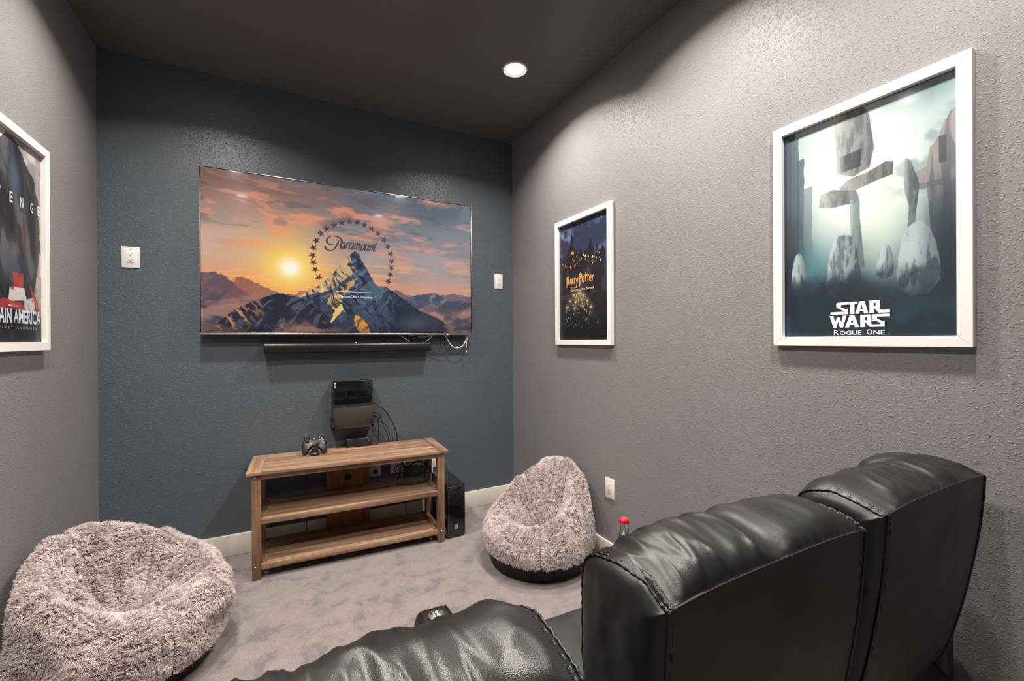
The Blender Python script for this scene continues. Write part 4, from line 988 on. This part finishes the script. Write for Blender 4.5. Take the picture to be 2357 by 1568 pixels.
    ff = lambda a, b_, c: np.stack([fbm(p[:, 0] * a + b_, (p[:, 1] + p[:, 2] * .7) * a + c, 2, 101) - .5, fbm(p[:, 1] * a + b_ + 7, (p[:, 2] + p[:, 0] * .6) * a + c, 2, 102) - .5, fbm(p[:, 2] * a + 3, (p[:, 0] - p[:, 1] * .8) * a + c + 5, 2, 103) - .5], 1)
    comb = ff(8, 0, 0) * 1.5 + ff(40, 4, 9) * 2.0 + ff(140, 8, 1) * 3.0
    comb -= nr * np.sum(comb * nr, 1, keepdims=True)
    tha = np.arctan2(p[:, 1], p[:, 0] - 0)
    tang = np.stack([-np.sin(tha), np.cos(tha), 0 * tha], 1)
    for c in seams:
        dd = (tha - c + np.pi) % (2 * np.pi) - np.pi; comb += tang * (np.sign(dd) * np.exp(-(dd / .07) ** 2) * 1.3)[:, None]
    g = np.array([0, 0, -1.0]) - nr * (-nr[:, 2:3]); comb += g * .30
    L_ = (.008 + .007 * rg.rand(nfur))[:, None] * prm.get('pile', 1.0)
    d1 = nr * .75 + comb * .55; d1 /= np.linalg.norm(d1, axis=1, keepdims=True)
    d2 = nr * .30 + comb * 1.0 + g * .15; d2 /= np.linalg.norm(d2, axis=1, keepdims=True) + 1e-9
    pts = np.stack([p - nr * .002, p + d1 * L_ * .4, p + d1 * L_ * .55 + d2 * L_ * .35, p + d1 * L_ * .6 + d2 * L_ * .75], 1)
    zlim = .02; pts[..., 2] = np.maximum(pts[..., 2], zlim)
    hc = bpy.data.hair_curves.new('pile'); hc.add_curves([4] * nfur)
    hc.attributes['position'].data.foreach_set('vector', pts.reshape(-1, 3).astype(np.float32).ravel())
    ra = hc.attributes.get('radius') or hc.attributes.new('radius', 'FLOAT', 'POINT')
    ra.data.foreach_set('value', np.tile(np.array([.00065, .00065, .0006, .0003], np.float32), nfur))
    hc.materials.append(M['plush'])
    ho = bpy.data.objects.new('pile', hc); COL.objects.link(ho); ho.parent = cover; tag(ho, kind='stuff')
    return t
bean_bag('large pale grey fluffy bean bag against the left wall, with a deep seat hollow', (-.585, 2.475, 0), math.radians(-28), dict(hf=.335, hb=.585, rb=.305, rm=.375, rrf=.32, rrb=.27, hd=.20, dip=-.05, seams=[-.5, 1.9, -1.9, .6, 3.1], pleats=[2.45, 3.0, 3.6], lean=.03, bp=1.15, hem=3.75), 3, 240000)
bean_bag('pale grey fluffy bean bag on a black base in the right corner', (1.490, 2.42, 0), math.radians(199), dict(hf=.29, hb=.60, rb=.305, rm=.355, rrf=.28, rrb=.21, hd=.17, dip=-.04, seams=[.7, 1.9, -1.9, -.7, 3.1], pleats=[2.6, 3.35, 3.8], lean=.06, bp=1.2, pile=1.15), 5, 190000)

# ------------------------------------------------------------------ leather recliners
def back_cushion(name, x0, x1, zseam, parent, seed, zbot=.44, wr=1.0):
    """seat back: closed profile in y-z swept along x, with pinched side panels"""
    xc = (x0 + x1) / 2; w = x1 - x0
    yr, yf = 0.0, .205
    # profile (y, z) from rear bottom up over the top and down the front
    rear = [(.110, zbot), (.078, zbot + .08), (.040, zbot + .25), (.014, zbot + .42), (.004, zseam - .08), (.0, zseam - .012), (.0, zseam)]
    top = [(.012, zseam + .010), (.05, zseam + .026), (.10, zseam + .034), (.145, zseam + .026), (.182, zseam + .0), (.202, zseam - .045), (.207, zseam - .11)]
    front = [(.212, zseam - .22), (.205, zseam - .30), (.215, zseam - .42), (.225, zbot + .02), (.19, zbot - .02), (.10, zbot - .02)]
    nrm = lambda pts, n: np.array([(p.x, p.y) for p in spline([(a, b, 0) for a, b in pts], n)])
    A = nrm(rear, 6); B_ = nrm([rear[-1]] + top, 12)[1:]; C_ = nrm([top[-1]] + front, 6)[1:]
    prof = np.concatenate([A, B_, C_]); nA, nB = len(A), len(B_); m_ = len(prof); nx = 150
    s = np.zeros(m_); s[nA - 1:nA + nB] = np.linspace(0, 1, nB + 1); s[nA + nB:] = 1 + np.linspace(.02, 1, m_ - nA - nB)
    isr = np.arange(m_) < nA
    u = np.linspace(-1, 1, nx)
    U, SS = np.meshgrid(u, s, indexing='ij'); X = np.repeat((xc + u * w / 2)[:, None], m_, 1); Yp = np.repeat(prof[None, :, 0], nx, 0); Zp = np.repeat(prof[None, :, 1], nx, 0)
    # bow: corners sit lower than the middle, front corners pulled in
    bow = (1 - np.abs(U) ** 3.5); Zp = Zp + (bow - 1) * .010 * np.where(Zp > zbot + .3, 1, 0) * sm(zbot + .3, zseam, Zp)
    edge = np.exp(-(1 - np.abs(U)) * w / 2 / .035)
    ontop = np.where(isr[None, :], 0, 1) * (SS <= 1.6)
    Zp -= .022 * edge * ontop * np.sin(np.clip(SS, 0, 1) * np.pi) ** .8; Yp -= .028 * edge * sm(.55, 1.0, SS) * np.where(isr[None, :], 0, 1)
    Yp += np.where(isr[None, :], -.010 * (1 - U ** 2) * sm(zbot, zbot + .25, Zp) * sm(zseam, zseam - .2, Zp), 0)
    # wrinkles: folds fanning from the rear seam across the top
    xx = (X - xc); ph = xx * (1 + .35 * np.sin(seed + xx * 5)) + .05 * SS * np.tanh((xx + .02) * 9) * (1 + seed % 2)
    f1 = fbm(ph * 13 + seed, SS * 1.6 + seed * 3, 3, 110 + seed); f2 = fbm(ph * 8 + seed * 2, SS * 1.1, 2, 120 + seed)
    rid = (1 - np.abs(2 * f1 - 1)) ** 2.0 * .015 + (f2 - .5) * .050
    win = sm(.02, .22, SS) * (1 - sm(.95, 1.35, SS)) * np.where(isr[None, :], 0, 1)
    pin = .0025 * np.sin(xx * 150 + 3 * np.sin(xx * 31 + seed)) * np.exp(-np.abs(SS - .05) / .10) * np.where(isr[None, :], 0, 1) * sm(0, .04, SS)
    disp = (rid * win + pin * .5) * wr
    fr = np.where(isr[None, :], 0, 1) * sm(1.0, 1.2, SS); fold = (fbm(X * 5 + seed, Zp * 9 + seed, 3, 130) - .5) * .02 * fr
    a = np.clip(SS, 0, 1) * math.pi / 2
    Zp = Zp + disp * np.cos(a * .85); Yp = Yp + disp * np.sin(a * .85) * .6 + fold
    V = [np.stack([X, Yp, Zp], -1)]
    G = V[0]
    verts = G.reshape(-1, 3).tolist(); I = lambda i, j: i * m_ + (j % m_)
    Fl = [(I(i, j), I(i + 1, j), I(i + 1, j + 1), I(i, j + 1)) for i in range(nx - 1) for j in range(m_)]
    mats = [1 if (j < nA - 1 or j == m_ - 1) else 0 for i in range(nx - 1) for j in range(m_)]
    # side panels: rings shrinking to the panel's spine, bulging outwards
    for side, i0 in ((-1, 0), (1, nx - 1)):
        loop = G[i0]; loop = loop.copy(); spine = np.stack([loop[:, 0], np.full(m_, .105), (zbot + zseam) / 2 + (loop[:, 2] - (zbot + zseam) / 2) * .80], -1)
        for _s in range(60): spine = .5 * spine + .25 * (np.roll(spine, 1, 0) + np.roll(spine, -1, 0))
        prev = [I(i0, j) for j in range(m_)]
        for q in range(1, 15):
            k = q / 14.0
            for _s in range(16): loop = .5 * loop + .25 * (np.roll(loop, 1, 0) + np.roll(loop, -1, 0))
            P = loop * (1 - k) + spine * k
            bul = .020 * (1 - (1 - min(k * 1.6, 1)) ** 2) + .007 * math.sin(min(k * 5, 1) * math.pi / 2)
            wv = (fbm(P[:, 1] * 16 + seed + side, P[:, 2] * 11, 3, 140) - .5) * .026 * math.sin(k * math.pi / 2)
            P = P.copy(); P[:, 0] += side * (bul * .8 + wv * .8)
            st0 = len(verts); verts += P.tolist(); cur = [st0 + j for j in range(m_)]
            for j in range(m_):
                a_, b_ = j, (j + 1) % m_
                f = (prev[a_], prev[b_], cur[b_], cur[a_]); Fl.append(f if side < 0 else f[::-1]); mats.append(0)
            prev = cur
    me = bpy.data.meshes.new(name); me.from_pydata(verts, [], Fl); me.update()
    me.materials.append(M['leather']); me.materials.append(M['vinyl'])
    me.polygons.foreach_set('material_index', np.array(mats, dtype=np.int32))
    bm = bmesh.new(); bm.from_mesh(me); bmesh.ops.recalc_face_normals(bm, faces=bm.faces); bm.to_mesh(me); bm.free()
    o = link(name, me, None, parent, True)
    # seams: rear top welt and the double stitched welts along both side edges
    def welt(pts, r, nm='piping', m=None):
        bm = bmesh.new(); tube_bm(bm, [Vector(p) for p in pts], r, 6); bmesh.ops.recalc_face_normals(bm, faces=bm.faces); from_bm(nm, bm, m or M['leather'], o, True)
    j0 = nA - 1
    welt(G[:, j0] + np.array([0, -.0004, -.0004]), .0013, 'seam', M['black_matte'])
    for i0, sd in ((0, -1), (nx - 1, 1)):
        seg = G[i0, j0:nA + nB + 14]; kk = np.arange(len(seg))[:, None]
        wob = np.stack([sd * (.003 + .0016 * np.sin(kk[:, 0] * 1.9 + seed)), 0 * kk[:, 0], .002 + .0018 * np.sin(kk[:, 0] * 1.3)], -1)
        welt(seg + wob * .5, .0021); welt(seg + wob * .5 + np.array([sd * -.008, 0, .0012]), .0019)
        rs_ = G[i0, 0:j0 + 1]; welt(rs_ + np.array([sd * .001, -.001, 0]), .0026)
        bm = bmesh.new()
        pts = np.concatenate([G[i0, 4:j0 + 1][::2] + np.array([sd * -.006, -.0022, 0]), seg[::1] + wob + np.array([sd * -.014, -.001, .004])])
        for a_, b_ in zip(pts[:-1], pts[1:]):
            tube_bm(bm, [Vector(a_ * .8 + b_ * .2), Vector(a_ * .35 + b_ * .65)], .0008, 5)
        tag(from_bm('stitching', bm, M['black_matte'], o), kind='stuff')
    return o
def pad(name, x0, x1, y0, y1, z0, z1, r, m, parent, crown=.0, seed=0, n=26):
    """soft cushion: rounded box with a crowned top and slight dimples"""
    bm = bmesh.new(); bmesh.ops.create_cube(bm, size=2.0)
    bmesh.ops.subdivide_edges(bm, edges=bm.edges, cuts=n, use_grid_fill=True)
    c = np.array(((x0 + x1) / 2, (y0 + y1) / 2, (z0 + z1) / 2)); h = np.array(((x1 - x0) / 2, (y1 - y0) / 2, (z1 - z0) / 2))
    V = np.array([v.co[:] for v in bm.verts]); Q = V * h; I = np.clip(Q, -(h - r), h - r); D = Q - I; ln = np.linalg.norm(D, axis=1, keepdims=True); Q = I + np.where(ln > 1e-9, D / np.maximum(ln, 1e-9) * r, 0)
    e = (1 - (Q[:, 0] / h[0]) ** 2).clip(0) * (1 - (Q[:, 1] / h[1]) ** 2).clip(0)
    Q[:, 2] += np.where(Q[:, 2] > 0, e ** .5 * crown, 0) + (fbm((Q[:, 0] + c[0]) * 7 + seed, (Q[:, 1] + c[1]) * 7, 3, 150) - .5) * .012 * (Q[:, 2] > 0)
    for v, p in zip(bm.verts, Q + c): v.co = p
    return from_bm(name, bm, m, parent, True)
M['seat_leather'] = leather_mat('charcoal seat leather', (0.018, 0.0185, 0.019), 0.50)
def recliner(label, x0, x1, yr, zseam, seed, wr=1.0):
    t = thing('recliner', label, 'recliner', ((x0 + x1) / 2, yr, 0), 0, 'black leather recliners in a row')
    o = Vector(t.location); hw = (x1 - x0) / 2
    back_cushion('backrest', -hw, hw, zseam, t, seed, wr=wr)
    f0, f1 = .20, 1.268 - yr
    pad('seat', -hw - .012, hw + .012, .19, f1 - .02, .30, .492, .045, M['seat_leather'], t, .012, seed)
    pad('footrest', -hw - .008, hw + .008, f1 - .075, f1, .09, .44, .03, M['leather'], t, 0, seed, 14)
    box('base_frame', -hw - .01, hw + .01, .06, f1 - .07, .03, .31, M['vinyl'], t, .01)
    for k in range(4):
        lathe('foot', [(0, 0), (.022, 0), (.022, .03), (0, .03)], M['black_matte'], t, 14, loc=((-hw + .06, hw - .06)[k % 2], (.14, f1 - .14)[k // 2], 0))
    return t, hw, f1
def arm(t, xa, xb, f0, f1, ztop):
    a = pad('armrest', xa, xb, f0, f1, .03, ztop, .032, M['leather'], t, .006, int(xa * 50) % 9, 20)
    for xs in (xa + .020, xb - .020):
        bm = bmesh.new(); tube_bm(bm, [Vector((xs, y, ztop - .004 + .004)) for y in np.linspace(f0 + .05, f1 - .03, 12)] + [Vector((xs, f1 - .008, ztop - .03)), Vector((xs, f1 + .001, ztop - .08)), Vector((xs, f1 + .001, ztop - .25))], .0022, 6)
        from_bm('piping', bm, M['leather'], a, True)
    return a
# left recliner, its right arm carries the chrome knob
t, hw, f1 = recliner('black leather recliner at the bottom edge, leftmost of the row, only its top visible', -.255, .308, .398, 1.028, 2, 1.0)
ox = t.location.x; oy = t.location.y
a = arm(t, .345 - ox, .462 - ox, .24, 1.295 - oy, .615)
kb = lathe('knob', [(0, .010), (.006, .0098), (.012, .008), (.017, .0045), (.0195, .001), (.021, .0), (.0225, .0015), (.0235, 0)], M['chrome'], a, 28, loc=(.400 - ox, 1.226 - oy, .619))
bm = bmesh.new()
for k in range(4):
    an = k * math.pi / 4
    tube_bm(bm, [Vector((math.cos(an) * r * sgn, math.sin(an) * r * sgn, .0108 - (r / .018) ** 2 * .0085)) for sgn, r in ((-1, .0175), (-1, .009), (1, .001), (1, .009), (1, .0175))], .0011, 5)
from_bm('spokes', bm, M['chrome'], kb, True)
# middle recliner; its right arm holds the bottle
t, hw, f1 = recliner('black leather recliner with a square back, in the middle of the row', .474, 1.014, .430, 1.052, 4, 1.0)
ox = t.location.x; oy = t.location.y
a = arm(t, 1.030 - ox, 1.135 - ox, .26, 1.295 - oy, .615)
lathe('cup_holder', [(.048, .004), (.046, .006), (.040, .004), (.039, 0.001), (.048, .0)], M['chrome'], a, 32, loc=(1.083 - ox, 1.185 - oy, .622), close=True)
# right recliner against the right wall
t, hw, f1 = recliner('black leather recliner farthest right, beside the grey wall', 1.164, 1.724, .450, 1.046, 7, .9)
ox = t.location.x; oy = t.location.y
arm(t, 1.742 - ox, 1.822 - ox, .085, 1.295 - oy, .56)

# ------------------------------------------------------------------ cola bottle in the cup holder
bt = thing('cola_bottle', 'glass cola bottle with a red cap standing on the recliner arm', 'bottle', (1.083, 1.185, .6275))
def glass_mat():
    k = NT('green tinted glass'); b = k.b
    b.inputs['Base Color'].default_value = (0.62, 0.82, 0.72, 1); b.inputs['Roughness'].default_value = .03
    b.inputs['Transmission Weight'].default_value = 1.0; b.inputs['IOR'].default_value = 1.45
    n_ = k.noise(k.coord(), 30, 1); k.l(k.bump(n_, .03, .001), b.inputs['Normal'])
    return k.m
prof_o = [(0, 0), (.024, 0), (.027, .004), (.0272, .02), (.0272, .030), (.0262, .048), (.0235, .066), (.0200, .084), (.0172, .104), (.0150, .122), (.0140, .134), (.0150, .136), (.0150, .141), (.0136, .143), (.0136, .150), (0, .150)]
lathe('glass', prof_o, glass_mat(), bt, 36, ang=60)
k = plain('dark cola', (0.018, 0.004, 0.002), .08, coat=.3, grain=False)
lathe('cola', [(0, .003), (.0225, .003), (.0255, .007), (.0258, .030), (.0248, .048), (.0221, .066), (.0186, .084), (.0178, .088), (0, .088)], k, bt, 32, ang=60)
bm = bmesh.new(); seg = 42; ra = []
for (z, r, am) in ((.1405, .0185, .0012), (.144, .0180, .0009), (.149, .0165, .0003), (.1525, .0150, 0), (.1535, .012, 0)):
    ra.append([bm.verts.new(((r + am * math.cos(21 * 2 * math.pi * q / seg)) * math.cos(2 * math.pi * q / seg), (r + am * math.cos(21 * 2 * math.pi * q / seg)) * math.sin(2 * math.pi * q / seg), z)) for q in range(seg)])
for a_, b_ in zip(ra, ra[1:]):
    for q in range(seg): bm.faces.new((a_[q], a_[(q + 1) % seg], b_[(q + 1) % seg], b_[q]))
bm.faces.new(ra[-1])
tag(from_bm('cap', bm, plain('red enamel cap', srgb(200, 24, 40), .22, coat=.4, grain=False), bt, True), 'red crown cap')
polys('cap_lettering', text_polys('Coca-Cola', -.009, .009, -.0025, .0025, .01, .3), lambda u, v: Vector((u, v, .1538)), mk, bt)
